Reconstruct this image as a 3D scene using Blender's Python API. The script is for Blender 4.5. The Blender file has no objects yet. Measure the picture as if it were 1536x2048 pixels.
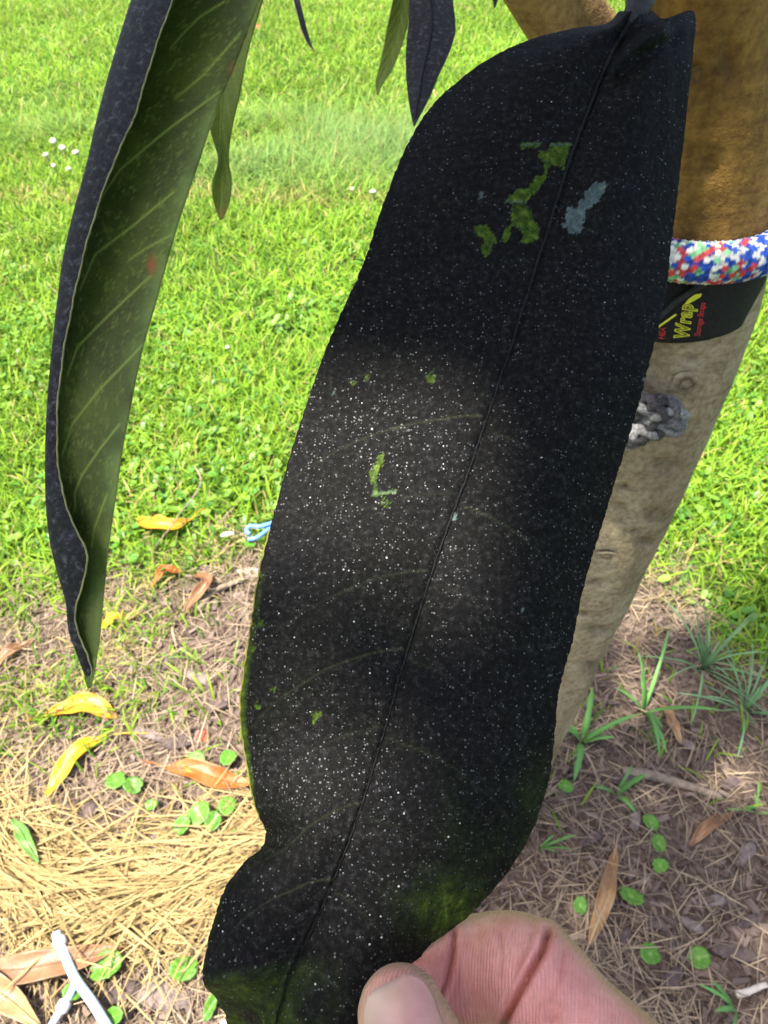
import bpy, bmesh, math, random
import numpy as np
from mathutils import Vector

random.seed(7)
rng = np.random.default_rng(7)
scene = bpy.context.scene
COL = scene.collection

# ------------------------------------------------------------------ camera
H = 0.95                      # lens height above the ground, metres
PITCH = math.radians(46.0)
F = 1385.0                    # focal length in photo pixels (1536 x 2048)
CX, CY = 768.0, 1024.0
cam_d = bpy.data.cameras.new('camera')
cam = bpy.data.objects.new('camera', cam_d)
COL.objects.link(cam)
cam.location = (0, 0, H)
cam.rotation_euler = (math.pi / 2 - PITCH, 0, 0)
cam_d.sensor_fit = 'AUTO'
cam_d.sensor_width = 36.0
cam_d.lens = 36.0 * F / 2048.0
cam_d.clip_start = 0.01
cam_d.clip_end = 2000
cam_d.dof.use_dof = True
cam_d.dof.focus_distance = 0.162
cam_d.dof.aperture_fstop = 44.0
scene.camera = cam

# ------------------------------------------------------------------ world and sun
SUN_TO = Vector((-0.31, -0.10, 0.945)).normalized()
world = bpy.data.worlds.new('World')
scene.world = world
world.use_nodes = True
wn = world.node_tree
wn.nodes.clear()
w_out = wn.nodes.new('ShaderNodeOutputWorld')
w_bg = wn.nodes.new('ShaderNodeBackground')
w_sky = wn.nodes.new('ShaderNodeTexSky')
w_sky.sky_type = 'NISHITA'
w_sky.sun_disc = False
w_sky.sun_elevation = math.asin(SUN_TO.z)
w_sky.sun_rotation = math.atan2(SUN_TO.x, SUN_TO.y)
w_sky.air_density = 0.8
w_sky.dust_density = 4.0
w_sky.ozone_density = 0.3
w_bg.inputs['Strength'].default_value = 0.12
wn.links.new(w_sky.outputs[0], w_bg.inputs[0])
wn.links.new(w_bg.outputs[0], w_out.inputs[0])
sun_d = bpy.data.lights.new('sun', 'SUN')
sun = bpy.data.objects.new('sun', sun_d)
COL.objects.link(sun)
sun_d.energy = 4.2
sun_d.angle = math.radians(2.0)
sun_d.color = (1.0, 0.94, 0.82)
sun.rotation_euler = SUN_TO.to_track_quat('Z', 'Y').to_euler()
sun.location = SUN_TO * 5
vs = scene.view_settings
vs.view_transform = 'Standard'
vs.look = 'None'
vs.gamma = 1.0
vs.exposure = 1.75
scene.render.engine = 'CYCLES'
scene.cycles.use_denoising = True
scene.cycles.max_bounces = 8
scene.cycles.transmission_bounces = 4
scene.cycles.transparent_max_bounces = 4

# ------------------------------------------------------------------ unprojection
CAMP = np.array([0, 0, H])
FWD = np.array([0, math.cos(PITCH), -math.sin(PITCH)])
RGT = np.array([1.0, 0, 0])
UPV = np.array([0, math.sin(PITCH), math.cos(PITCH)])


def ray(px, py):
    return FWD + RGT * ((px - CX) / F) + UPV * ((CY - py) / F)


def at(px, py, d):
    """point seen at photo pixel px,py at depth d along the lens axis"""
    return CAMP + ray(px, py) * d


def ats(p, d):
    """vectorised at(): p (...,2), d (...)"""
    p = np.asarray(p, float); d = np.asarray(d, float)
    r = (FWD + RGT * ((p[..., 0:1] - CX) / F) + UPV * ((CY - p[..., 1:2]) / F))
    return CAMP + r * d[..., None]


def gnd(px, py, z=0.0):
    r = ray(px, py)
    t = (z - H) / r[2]
    return CAMP + r * t


def at_y(px, py, Y):
    r = ray(px, py)
    return CAMP + r * (Y / r[1])


def proj(P):
    P = np.asarray(P, float) - CAMP
    d = P @ FWD
    dd = np.where(np.abs(d) < 1e-4, 1e-4, d)
    return CX + F * (P @ RGT) / dd, CY - F * (P @ UPV) / dd, d


# ------------------------------------------------------------------ helpers
def tag(o, label=None, cat=None, group=None, kind=None):
    if label: o['label'] = label
    if cat: o['category'] = cat
    if group: o['group'] = group
    if kind: o['kind'] = kind
    return o


def link(o, parent=None):
    COL.objects.link(o)
    if parent is not None:
        o.parent = parent
        o.matrix_parent_inverse = parent.matrix_world.inverted() if False else o.matrix_parent_inverse
    return o


def empty(name, loc):
    o = bpy.data.objects.new(name, None)
    o.empty_display_size = 0.01
    o.location = loc
    COL.objects.link(o)
    return o


def mesh_np(name, verts, faces, mats, parent=None, smooth=True, mat_idx=None, attrs=None, origin=None):
    """verts (n,3) world positions, faces: (m,3) or (m,4) int array"""
    verts = np.asarray(verts, np.float32)
    faces = np.asarray(faces, np.int32)
    off = np.zeros(3)
    if parent is not None:
        off = np.array(parent.location, float)
        pp = parent.parent
        while pp is not None:
            off = off + np.array(pp.location, float); pp = pp.parent
    if origin is not None:
        off = np.asarray(origin, float)
    me = bpy.data.meshes.new(name)
    n, m, k = len(verts), len(faces), faces.shape[1]
    me.vertices.add(n)
    me.vertices.foreach_set('co', (verts - off.astype(np.float32)).ravel())
    me.loops.add(m * k)
    me.loops.foreach_set('vertex_index', faces.ravel())
    me.polygons.add(m)
    me.polygons.foreach_set('loop_start', np.arange(0, m * k, k, dtype=np.int32))
    if mat_idx is not None:
        me.polygons.foreach_set('material_index', np.asarray(mat_idx, np.int32))
    me.update(calc_edges=True)
    me.polygons.foreach_set('use_smooth', np.full(m, smooth, dtype=bool))
    for mt in (mats if isinstance(mats, (list, tuple)) else [mats]):
        me.materials.append(mt)
    for an, av in (attrs or {}).items():
        av = np.asarray(av, np.float32)
        if av.ndim == 2 and av.shape[1] == 1: av = av[:, 0]
        if av.ndim == 1:
            a = me.attributes.new(an, 'FLOAT', 'POINT')
            a.data.foreach_set('value', av)
        else:
            if av.shape[1] == 3:
                av = np.concatenate([av, np.ones((len(av), 1), np.float32)], 1)
            a = me.attributes.new(an, 'FLOAT_COLOR', 'POINT')
            a.data.foreach_set('color', av.ravel())
    me.update()
    o = bpy.data.objects.new(name, me)
    if parent is None and origin is not None:
        o.location = origin
    link(o, parent)
    return o


def spline(pts, n, smooth=True):
    """Catmull-Rom resample of pts (k,d) to n points, uniform in knot arc length"""
    P = np.asarray(pts, float)
    if P.ndim == 1: P = P[:, None]
    k = len(P)
    if k == 2:
        t = np.linspace(0, 1, n)[:, None]
        return P[0] * (1 - t) + P[1] * t
    seg = np.maximum(np.linalg.norm(np.diff(P[:, :min(3, P.shape[1])], axis=0), axis=1), 1e-6)
    s = np.concatenate([[0], np.cumsum(seg)])
    return spline_at(P, s, np.linspace(0, s[-1], n))


def spline_at(P, s, q):
    P = np.asarray(P, float)
    if P.ndim == 1: P = P[:, None]
    m = np.zeros_like(P)
    h = np.diff(s)[:, None]
    d = np.diff(P, axis=0) / h
    m[0], m[-1] = d[0], d[-1]
    m[1:-1] = (d[:-1] * h[1:] + d[1:] * h[:-1]) / (h[1:] + h[:-1])
    i = np.clip(np.searchsorted(s, q, side='right') - 1, 0, len(s) - 2)
    hh = (s[i + 1] - s[i])
    u = ((q - s[i]) / hh)[:, None]
    hh = hh[:, None]
    return ((2 * u**3 - 3 * u**2 + 1) * P[i] + (u**3 - 2 * u**2 + u) * hh * m[i]
            + (-2 * u**3 + 3 * u**2) * P[i + 1] + (u**3 - u**2) * hh * m[i + 1])


def grid_normals(P):
    du = np.gradient(P, axis=0)
    dv = np.gradient(P, axis=1)
    n = np.cross(dv, du)
    l = np.linalg.norm(n, axis=2, keepdims=True)
    return n / np.maximum(l, 1e-12)


def grid_faces(nr, nc, base=0, flip=False):
    i, j = np.meshgrid(np.arange(nr - 1), np.arange(nc - 1), indexing='ij')
    a = (i * nc + j).ravel() + base
    f = np.stack([a, a + 1, a + nc + 1, a + nc], 1)
    return f[:, ::-1] if flip else f


def shell(name, P, th, mats, parent=None, attrs=None, toward=None, origin=None):
    """closed thin blade from a grid of points: mats = [upper, lower, rim]; upper faces `toward`"""
    nr, nc, _ = P.shape
    N = grid_normals(P)
    if toward is not None:
        c = P[nr // 2, nc // 2]
        if np.dot(N[nr // 2, nc // 2], np.asarray(toward) - c) < 0:
            P = P[:, ::-1]; N = -N[:, ::-1]
            if attrs:
                attrs = {k: v.reshape(nr, nc, -1)[:, ::-1].reshape(nr * nc, -1) for k, v in attrs.items()}
    n1 = nr * nc
    V = np.concatenate([P.reshape(-1, 3), (P - N * th).reshape(-1, 3)])
    # orientation of the grid so that the winding agrees with N
    f_top = grid_faces(nr, nc)
    a, b, c_ = V[f_top[len(f_top) // 2, 0]], V[f_top[len(f_top) // 2, 1]], V[f_top[len(f_top) // 2, 2]]
    flip = np.dot(np.cross(b - a, c_ - a), N[nr // 2, nc // 2]) < 0
    f_top = grid_faces(nr, nc, 0, flip)
    f_bot = grid_faces(nr, nc, n1, not flip)
    idx = np.arange(n1).reshape(nr, nc)
    loop = np.concatenate([idx[0, :], idx[1:, -1], idx[-1, -2::-1], idx[-2:0:-1, 0]])
    nx = np.roll(loop, -1)
    f_rim = np.stack([loop, loop + n1, nx + n1, nx], 1)
    if flip: f_rim = f_rim[:, ::-1]
    faces = np.concatenate([f_top, f_bot, f_rim])
    mi = np.concatenate([np.zeros(len(f_top)), np.ones(len(f_bot)), np.full(len(f_rim), 2)])
    at2 = {k: np.concatenate([v, v]) for k, v in (attrs or {}).items()}
    if len(at2) == 0: at2 = None
    return mesh_np(name, V, faces, mats, parent, True, mi, at2, origin)


def frames(C):
    T = np.gradient(C, axis=0)
    T /= np.maximum(np.linalg.norm(T, axis=1, keepdims=True), 1e-9)
    ref = np.array([0.31, 0.2, 0.93])
    if abs(np.dot(T[0], ref)) > 0.9: ref = np.array([0.9, 0.3, 0.1])
    A = []
    a = ref - T[0] * np.dot(ref, T[0]); a /= np.linalg.norm(a)
    for t in T:
        a = a - t * np.dot(a, t); a /= max(np.linalg.norm(a), 1e-9)
        A.append(a.copy())
    A = np.array(A)
    return T, A, np.cross(T, A)


def tube_geo(C, R, ns=10, cap=True):
    C = np.asarray(C, float)
    n = len(C)
    R = np.broadcast_to(np.asarray(R, float), (n,))
    T, A, B = frames(C)
    th = np.linspace(0, 2 * np.pi, ns, endpoint=False)
    V = C[:, None] + R[:, None, None] * (A[:, None] * np.cos(th)[None, :, None] + B[:, None] * np.sin(th)[None, :, None])
    V = V.reshape(-1, 3)
    i, j = np.meshgrid(np.arange(n - 1), np.arange(ns), indexing='ij')
    a = (i * ns + j).ravel(); b = (i * ns + (j + 1) % ns).ravel()
    Fq = np.stack([a, b, b + ns, a + ns], 1)
    if cap:
        V = np.concatenate([V, C[:1] - T[:1] * R[0] * 0.3, C[-1:] + T[-1:] * R[-1] * 0.3])
        c0, c1 = n * ns, n * ns + 1
        j = np.arange(ns); k = (j + 1) % ns
        f0 = np.stack([k, j, np.full(ns, c0), np.full(ns, c0)], 1)
        f1 = np.stack([(n - 1) * ns + j, (n - 1) * ns + k, np.full(ns, c1), np.full(ns, c1)], 1)
        tri = np.concatenate([f0, f1])[:, :3]
        # quads -> tris so that everything has three corners
        Ft = np.concatenate([Fq[:, [0, 1, 2]], Fq[:, [0, 2, 3]], tri])
        return V, Ft
    return V, Fq


def tube(name, C, R, mat, parent=None, ns=10, origin=None, attrs=None):
    V, Fc = tube_geo(C, R, ns)
    return mesh_np(name, V, Fc, mat, parent, True, None, attrs, origin)


_ph = rng.uniform(0, 6.28, (64, 3))
_dr = rng.normal(size=(64, 3))
_dr /= np.linalg.norm(_dr, axis=1, keepdims=True)


def nz(P, freq, oct=3, seed=0):
    """cheap smooth noise in about -1..1 at points P (...,3)"""
    P = np.asarray(P, float)
    out = np.zeros(P.shape[:-1]); amp = 1.0; tot = 0
    for o in range(oct):
        for k in range(5):
            q = (seed * 7 + o * 5 + k) % 64
            out += amp * np.sin(freq * (1 + 0.37 * k) * (P @ _dr[q]) + _ph[q, 0]) / 2.2
        tot += amp; amp *= 0.55; freq *= 2.1
    return out / tot


def in_poly(x, y, poly):
    poly = np.asarray(poly, float)
    inside = np.zeros(x.shape, bool)
    j = len(poly) - 1
    for i in range(len(poly)):
        xi, yi = poly[i]; xj, yj = poly[j]
        c = ((yi > y) != (yj > y)) & (x < (xj - xi) * (y - yi) / (yj - yi + 1e-12) + xi)
        inside ^= c
        j = i
    return inside


def seg_dist(x, y, pl):
    """distance to a polyline and parameter 0..1 of the closest place"""
    pl = np.asarray(pl, float)
    best = np.full(x.shape, 1e9); tt = np.zeros(x.shape)
    n = len(pl) - 1
    for i in range(n):
        a, b = pl[i], pl[i + 1]
        d = b - a
        t = np.clip(((x - a[0]) * d[0] + (y - a[1]) * d[1]) / (d @ d), 0, 1)
        q = np.hypot(x - a[0] - t * d[0], y - a[1] - t * d[1])
        m = q < best
        best[m] = q[m]; tt[m] = (i + t[m]) / n
    return best, tt


# ------------------------------------------------------------------ materials
def mat(name):
    m = bpy.data.materials.new(name)
    m.use_nodes = True
    nt = m.node_tree
    b = nt.nodes['Principled BSDF']
    return m, nt, b


def N(nt, t, **kw):
    n = nt.nodes.new(t)
    for k, v in kw.items():
        if k in n.inputs: n.inputs[k].default_value = v
        else: setattr(n, k, v)
    return n


def ramp(nt, src, stops):
    r = nt.nodes.new('ShaderNodeValToRGB')
    e = r.color_ramp.elements
    while len(e) < len(stops): e.new(0.5)
    for el, (p, c) in zip(e, stops):
        el.position = p
        el.color = (*c, 1) if len(c) == 3 else c
    nt.links.new(src, r.inputs[0])
    return r


def mixc(nt, fac, a, b, mode='MIX'):
    m = nt.nodes.new('ShaderNodeMix')
    m.data_type = 'RGBA'
    m.blend_type = mode
    for s, i in ((fac, 0), (a, 6), (b, 7)):
        if hasattr(s, 'links') or hasattr(s, 'is_linked'):
            nt.links.new(s, m.inputs[i])
        else:
            m.inputs[i].default_value = s if i == 0 else (*s, 1)
    return m.outputs[2]


def math_n(nt, op, a, b=0.0, clamp=False):
    m = nt.nodes.new('ShaderNodeMath')
    m.operation = op
    m.use_clamp = clamp
    for s, i in ((a, 0), (b, 1)):
        if hasattr(s, 'is_linked'): nt.links.new(s, m.inputs[i])
        else: m.inputs[i].default_value = s
    return m.outputs[0]


def coords(nt, kind='Object'):
    return nt.nodes.new('ShaderNodeTexCoord').outputs[kind]


def noise(nt, vec, scale, detail=4, rough=0.55):
    n = nt.nodes.new('ShaderNodeTexNoise')
    n.inputs['Scale'].default_value = scale
    n.inputs['Detail'].default_value = detail
    n.inputs['Roughness'].default_value = rough
    nt.links.new(vec, n.inputs['Vector'])
    return n.outputs[0]


def attr(nt, name, out='Color'):
    a = nt.nodes.new('ShaderNodeAttribute')
    a.attribute_name = name
    return a.outputs[out]


def bump(nt, b, hgt, strength, dist):
    n = nt.nodes.new('ShaderNodeBump')
    n.inputs['Strength'].default_value = strength
    n.inputs['Distance'].default_value = dist
    nt.links.new(hgt, n.inputs['Height'])
    nt.links.new(n.outputs[0], b.inputs['Normal'])
    return n


def simple(name, col, rough=0.6, var=0.25, scale=60, bmp=0.0, bdist=0.001, spec=0.4):
    m, nt, b = mat(name)
    co = coords(nt)
    n = noise(nt, co, scale)
    lo = tuple(c * (1 - var) for c in col); hi = tuple(min(1, c * (1 + var)) for c in col)
    r = ramp(nt, n, [(0.3, lo), (0.7, hi)])
    nt.links.new(r.outputs[0], b.inputs['Base Color'])
    b.inputs['Roughness'].default_value = rough
    b.inputs['Specular IOR Level'].default_value = spec
    if bmp:
        bump(nt, b, noise(nt, co, scale * 5), bmp, bdist)
    return m


def blade_mat(name, rough=0.5, trans=0.35, spec=0.3):
    """thin leaf with its colour in the attribute Col; some light passes through"""
    m, nt, b = mat(name)
    c = attr(nt, 'Col')
    nt.links.new(c, b.inputs['Base Color'])
    b.inputs['Roughness'].default_value = rough
    b.inputs['Specular IOR Level'].default_value = spec
    t = nt.nodes.new('ShaderNodeBsdfTranslucent')
    g = nt.nodes.new('ShaderNodeGamma'); g.inputs[1].default_value = 0.85
    nt.links.new(c, g.inputs[0]); nt.links.new(g.outputs[0], t.inputs[0])
    mx = nt.nodes.new('ShaderNodeMixShader'); mx.inputs[0].default_value = trans
    nt.links.new(b.outputs[0], mx.inputs[1]); nt.links.new(t.outputs[0], mx.inputs[2])
    nt.links.new(mx.outputs[0], nt.nodes['Material Output'].inputs['Surface'])
    return m


def m_soot():
    """upper side of the held leaf: black crust of mould, dust specks, scraped green places"""
    m, nt, b = mat('soot_crust')
    co = coords(nt)
    mk = nt.nodes.new('ShaderNodeSeparateColor')
    nt.links.new(attr(nt, 'Mask'), mk.inputs[0])
    green, film, vein = mk.outputs[0], mk.outputs[1], mk.outputs[2]
    n1 = noise(nt, co, 700, 5, 0.75)
    n2 = noise(nt, co, 60, 4)
    soot = ramp(nt, n1, [(0.38, (0.0018, 0.0017, 0.0015)), (0.54, (0.0060, 0.0057, 0.0053)), (0.70, (0.026, 0.025, 0.0235))]).outputs[0]
    tint = ramp(nt, n2, [(0.35, (0.9, 0.95, 0.85)), (0.65, (0.97, 0.97, 1.08))]).outputs[0]
    soot = mixc(nt, 1.0, soot, tint, 'MULTIPLY')
    veinc = mixc(nt, math_n(nt, 'MULTIPLY', vein, n1), soot, (0.05, 0.06, 0.028))
    gn = noise(nt, co, 500, 5, 0.7)
    gcol = ramp(nt, gn, [(0.34, (0.010, 0.022, 0.003)), (0.52, (0.040, 0.074, 0.006)), (0.70, (0.12, 0.17, 0.018))]).outputs[0]
    c = mixc(nt, green, veinc, gcol)
    fcol = ramp(nt, gn, [(0.3, (0.03, 0.045, 0.045)), (0.7, (0.13, 0.18, 0.17))]).outputs[0]
    c = mixc(nt, film, c, fcol)
    # sparse pale grains: dusty specks, and sun glints painted as pale colour
    v = nt.nodes.new('ShaderNodeTexVoronoi'); v.inputs['Scale'].default_value = 780
    nt.links.new(co, v.inputs['Vector'])
    vs_ = nt.nodes.new('ShaderNodeSeparateColor'); nt.links.new(v.outputs['Color'], vs_.inputs[0])
    near = math_n(nt, 'LESS_THAN', v.outputs['Distance'], math_n(nt, 'MULTIPLY', vs_.outputs[1], 0.20))
    cl = noise(nt, co, 45, 3)
    thr = nt.nodes.new('ShaderNodeMapRange')
    thr.inputs[1].default_value = 0.40; thr.inputs[2].default_value = 0.70
    thr.inputs[3].default_value = 0.95; thr.inputs[4].default_value = 0.70
    nt.links.new(cl, thr.inputs[0])
    pick = math_n(nt, 'GREATER_THAN', vs_.outputs[0], thr.outputs[0])
    dens = attr(nt, 'Dust', 'Fac')
    pick = math_n(nt, 'MULTIPLY', pick, math_n(nt, 'LESS_THAN', vs_.outputs[2], dens))
    dust_glint = math_n(nt, 'MULTIPLY', near, pick)
    c = mixc(nt, dust_glint, c, (0.38, 0.37, 0.36))
    nt.links.new(c, b.inputs['Base Color'])
    # glossy grains standing proud of the dull crust
    v2 = nt.nodes.new('ShaderNodeTexVoronoi'); v2.inputs['Scale'].default_value = 1500
    nt.links.new(co, v2.inputs['Vector'])
    v2s = nt.nodes.new('ShaderNodeSeparateColor'); nt.links.new(v2.outputs['Color'], v2s.inputs[0])
    rad_ = math_n(nt, 'ADD', math_n(nt, 'MULTIPLY', math_n(nt, 'POWER', v2s.outputs[1], 2.0), 0.34), 0.11)
    q_ = math_n(nt, 'DIVIDE', v2.outputs['Distance'], rad_)
    dome = math_n(nt, 'MULTIPLY', math_n(nt, 'SUBTRACT', 1.0, math_n(nt, 'MULTIPLY', q_, q_), True), math_n(nt, 'LESS_THAN', v2s.outputs[0], math_n(nt, 'MULTIPLY', dens, 0.9)))
    grain = math_n(nt, 'GREATER_THAN', dome, 0.02)
    keep = math_n(nt, 'SUBTRACT', 1.0, math_n(nt, 'MULTIPLY', math_n(nt, 'MAXIMUM', green, film), 0.8))
    grain = math_n(nt, 'MULTIPLY', grain, keep)
    rr = mixc(nt, grain, (0.66, 0.66, 0.66), (0.30, 0.30, 0.30))
    nt.links.new(rr, b.inputs['Roughness'])
    sp = nt.nodes.new('ShaderNodeMapRange'); sp.inputs[3].default_value = 0.09; sp.inputs[4].default_value = 1.0
    nt.links.new(grain, sp.inputs[0]); nt.links.new(sp.outputs[0], b.inputs['Specular IOR Level'])
    h = math_n(nt, 'ADD', math_n(nt, 'MULTIPLY', noise(nt, co, 1500, 5, 0.75), 1.1), math_n(nt, 'MULTIPLY', dome, 0.30))
    bump(nt, b, math_n(nt, 'MULTIPLY', h, keep), 1.0, 0.00022)
    return m


def m_soot_plain(name='soot_coat', k=1.0):
    m, nt, b = mat(name)
    co = coords(nt)
    n1 = noise(nt, co, 380, 5, 0.8)
    c = ramp(nt, n1, [(0.40, (0.003, 0.003, 0.0034)), (0.54, (0.018, 0.018, 0.020)), (0.66, (0.095, 0.095, 0.102))]).outputs[0]
    nt.links.new(c, b.inputs['Base Color'])
    b.inputs['Roughness'].default_value = 0.6
    b.inputs['Specular IOR Level'].default_value = 0.3
    bump(nt, b, noise(nt, co, 1500, 4, 0.75), 1.0, 0.0012)
    return m


def m_underside(name, dark, light, attr_vein=True, trans=0.35):
    """green underside of a leaf; pale veins come from the attribute Mask (blue)"""
    m, nt, b = mat(name)
    co = coords(nt)
    mk = nt.nodes.new('ShaderNodeSeparateColor')
    nt.links.new(attr(nt, 'Mask'), mk.inputs[0])
    n1 = noise(nt, co, 45, 5, 0.6)
    n2 = noise(nt, co, 900, 4, 0.6)
    c = ramp(nt, n1, [(0.3, dark), (0.72, light)]).outputs[0]
    fine = ramp(nt, n2, [(0.3, (0.7, 0.7, 0.7)), (0.7, (1.15, 1.15, 1.1))]).outputs[0]
    c = mixc(nt, 1.0, c, fine, 'MULTIPLY')
    c = mixc(nt, math_n(nt, 'MULTIPLY', mk.outputs[2], 0.95), c, (0.27, 0.38, 0.06))
    c = mixc(nt, mk.outputs[1], c, (0.22, 0.32, 0.075))
    c = mixc(nt, mk.outputs[0], c, (0.28, 0.07, 0.02))
    nt.links.new(c, b.inputs['Base Color'])
    b.inputs['Roughness'].default_value = 0.55
    b.inputs['Specular IOR Level'].default_value = 0.22
    t = nt.nodes.new('ShaderNodeBsdfTranslucent')
    nt.links.new(c, t.inputs[0])
    mx = nt.nodes.new('ShaderNodeMixShader'); mx.inputs[0].default_value = trans
    nt.links.new(b.outputs[0], mx.inputs[1]); nt.links.new(t.outputs[0], mx.inputs[2])
    nt.links.new(mx.outputs[0], nt.nodes['Material Output'].inputs['Surface'])
    bump(nt, b, math_n(nt, 'ADD', n2, math_n(nt, 'MULTIPLY', mk.outputs[2], 2.0)), 0.5, 0.0003)
    return m


def m_fallen(name, c1, c2, c3, rough=0.45):
    m, nt, b = mat(name)
    co = coords(nt)
    n1 = noise(nt, co, 22, 4, 0.6)
    n2 = noise(nt, co, 260, 4, 0.6)
    c = ramp(nt, n1, [(0.3, c1), (0.52, c2), (0.72, c3)]).outputs[0]
    fine = ramp(nt, n2, [(0.28, (0.6, 0.5, 0.45)), (0.5, (1, 1, 1))]).outputs[0]
    c = mixc(nt, 0.55, c, fine, 'MULTIPLY')
    nt.links.new(c, b.inputs['Base Color'])
    b.inputs['Roughness'].default_value = rough
    t = nt.nodes.new('ShaderNodeBsdfTranslucent'); nt.links.new(c, t.inputs[0])
    mx = nt.nodes.new('ShaderNodeMixShader'); mx.inputs[0].default_value = 0.2
    nt.links.new(b.outputs[0], mx.inputs[1]); nt.links.new(t.outputs[0], mx.inputs[2])
    nt.links.new(mx.outputs[0], nt.nodes['Material Output'].inputs['Surface'])
    bump(nt, b, n2, 0.4, 0.001)
    return m


def m_bark():
    m, nt, b = mat('bark')
    co = coords(nt)
    up = attr(nt, 'Brown', 'Fac')
    mp = nt.nodes.new('ShaderNodeMapping'); mp.inputs['Scale'].default_value = (1, 1, 0.45)
    nt.links.new(co, mp.inputs[0])
    n1 = noise(nt, mp.outputs[0], 26, 6, 0.6)
    n2 = noise(nt, co, 260, 5, 0.65)
    n3 = noise(nt, co, 900, 3, 0.6)
    mp2 = nt.nodes.new('ShaderNodeMapping'); mp2.inputs['Scale'].default_value = (1, 1, 6.0)
    nt.links.new(co, mp2.inputs[0])
    ln = noise(nt, mp2.outputs[0], 22, 5, 0.6)
    grey = ramp(nt, n1, [(0.28, (0.19, 0.145, 0.085)), (0.5, (0.35, 0.285, 0.175)), (0.72, (0.47, 0.40, 0.27))]).outputs[0]
    brown = ramp(nt, n1, [(0.3, (0.12, 0.062, 0.012)), (0.55, (0.25, 0.14, 0.03)), (0.75, (0.38, 0.235, 0.06))]).outputs[0]
    c = mixc(nt, up, grey, brown)
    c = mixc(nt, 1.0, c, ramp(nt, n2, [(0.3, (0.55, 0.5, 0.45)), (0.6, (1.05, 1.05, 1.05))]).outputs[0], 'MULTIPLY')
    c = mixc(nt, 0.5, c, ramp(nt, ln, [(0.33, (0.45, 0.4, 0.36)), (0.48, (1, 1, 1))]).outputs[0], 'MULTIPLY')
    st = attr(nt, 'Stain', 'Fac')
    c = mixc(nt, st, c, (0.055, 0.032, 0.018))
    nt.links.new(c, b.inputs['Base Color'])
    b.inputs['Roughness'].default_value = 0.8
    b.inputs['Specular IOR Level'].default_value = 0.25
    h = math_n(nt, 'ADD', n2, math_n(nt, 'MULTIPLY', n3, 0.5))
    h = math_n(nt, 'ADD', h, math_n(nt, 'MULTIPLY', ln, 0.5))
    bump(nt, b, h, 0.7, 0.0022)
    return m


def m_ground():
    m, nt, b = mat('soil')
    co = coords(nt)
    bed = attr(nt, 'Bed', 'Fac')
    n1 = noise(nt, co, 9, 5, 0.6)
    n2 = noise(nt, co, 120, 6, 0.65)
    soil = ramp(nt, n2, [(0.3, (0.045, 0.030, 0.022)), (0.5, (0.115, 0.083, 0.065)), (0.7, (0.23, 0.175, 0.135))]).outputs[0]
    lawn = ramp(nt, n2, [(0.3, (0.022, 0.045, 0.008)), (0.55, (0.06, 0.12, 0.016)), (0.75, (0.11, 0.19, 0.03))]).outputs[0]
    lawn = mixc(nt, 0.5, lawn, ramp(nt, n1, [(0.35, (0.7, 0.75, 0.6)), (0.65, (1.2, 1.15, 1.0))]).outputs[0], 'MULTIPLY')
    nt.links.new(mixc(nt, bed, lawn, soil), b.inputs['Base Color'])
    b.inputs['Roughness'].default_value = 0.95
    b.inputs['Specular IOR Level'].default_value = 0.15
    bump(nt, b, n2, 1.0, 0.008)
    return m


def m_skin():
    m, nt, b = mat('skin')
    co = coords(nt)
    red = attr(nt, 'Red', 'Fac')
    n1 = noise(nt, co, 70, 4, 0.6)
    n2 = noise(nt, co, 600, 4, 0.6)
    c = ramp(nt, n1, [(0.3, (0.52, 0.215, 0.185)), (0.55, (0.62, 0.285, 0.245)), (0.75, (0.68, 0.36, 0.31))]).outputs[0]
    c = mixc(nt, 0.35, c, ramp(nt, n2, [(0.3, (0.78, 0.7, 0.68)), (0.6, (1.05, 1.05, 1.05))]).outputs[0], 'MULTIPLY')
    c = mixc(nt, red, c, (0.34, 0.09, 0.065))
    tan = attr(nt, 'Tan', 'Fac')
    c = mixc(nt, tan, c, (0.42, 0.27, 0.16))
    nt.links.new(c, b.inputs['Base Color'])
    b.inputs['Roughness'].default_value = 0.48
    b.inputs['Specular IOR Level'].default_value = 0.4
    b.inputs['Subsurface Weight'].default_value = 0.25
    b.inputs['Subsurface Radius'].default_value = (1.0, 0.35, 0.2)
    b.inputs['Subsurface Scale'].default_value = 0.0022
    # fine skin ridges
    w = nt.nodes.new('ShaderNodeTexWave')
    w.inputs['Scale'].default_value = 420; w.inputs['Distortion'].default_value = 5.0
    w.inputs['Detail'].default_value = 2; w.inputs['Detail Scale'].default_value = 0.4
    mp = nt.nodes.new('ShaderNodeMapping'); mp.inputs['Rotation'].default_value = (0.2, 0.3, 0.25)
    nt.links.new(co, mp.inputs[0]); nt.links.new(mp.outputs[0], w.inputs['Vector'])
    h = math_n(nt, 'ADD', math_n(nt, 'MULTIPLY', w.outputs['Fac'], 0.35), n2)
    bump(nt, b, h, 0.6, 0.0006)
    return m


def m_nail():
    m, nt, b = mat('nail_plate')
    tip = attr(nt, 'Tip', 'Fac')
    co = coords(nt)
    n = noise(nt, co, 300, 3)
    c = ramp(nt, n, [(0.3, (0.42, 0.20, 0.175)), (0.7, (0.50, 0.26, 0.225))]).outputs[0]
    c = mixc(nt, tip, c, (0.43, 0.31, 0.22))
    nt.links.new(c, b.inputs['Base Color'])
    b.inputs['Roughness'].default_value = 0.34
    b.inputs['Subsurface Weight'].default_value = 0.2
    b.inputs['Subsurface Scale'].default_value = 0.0015
    bump(nt, b, n, 0.15, 0.0002)
    return m


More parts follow.
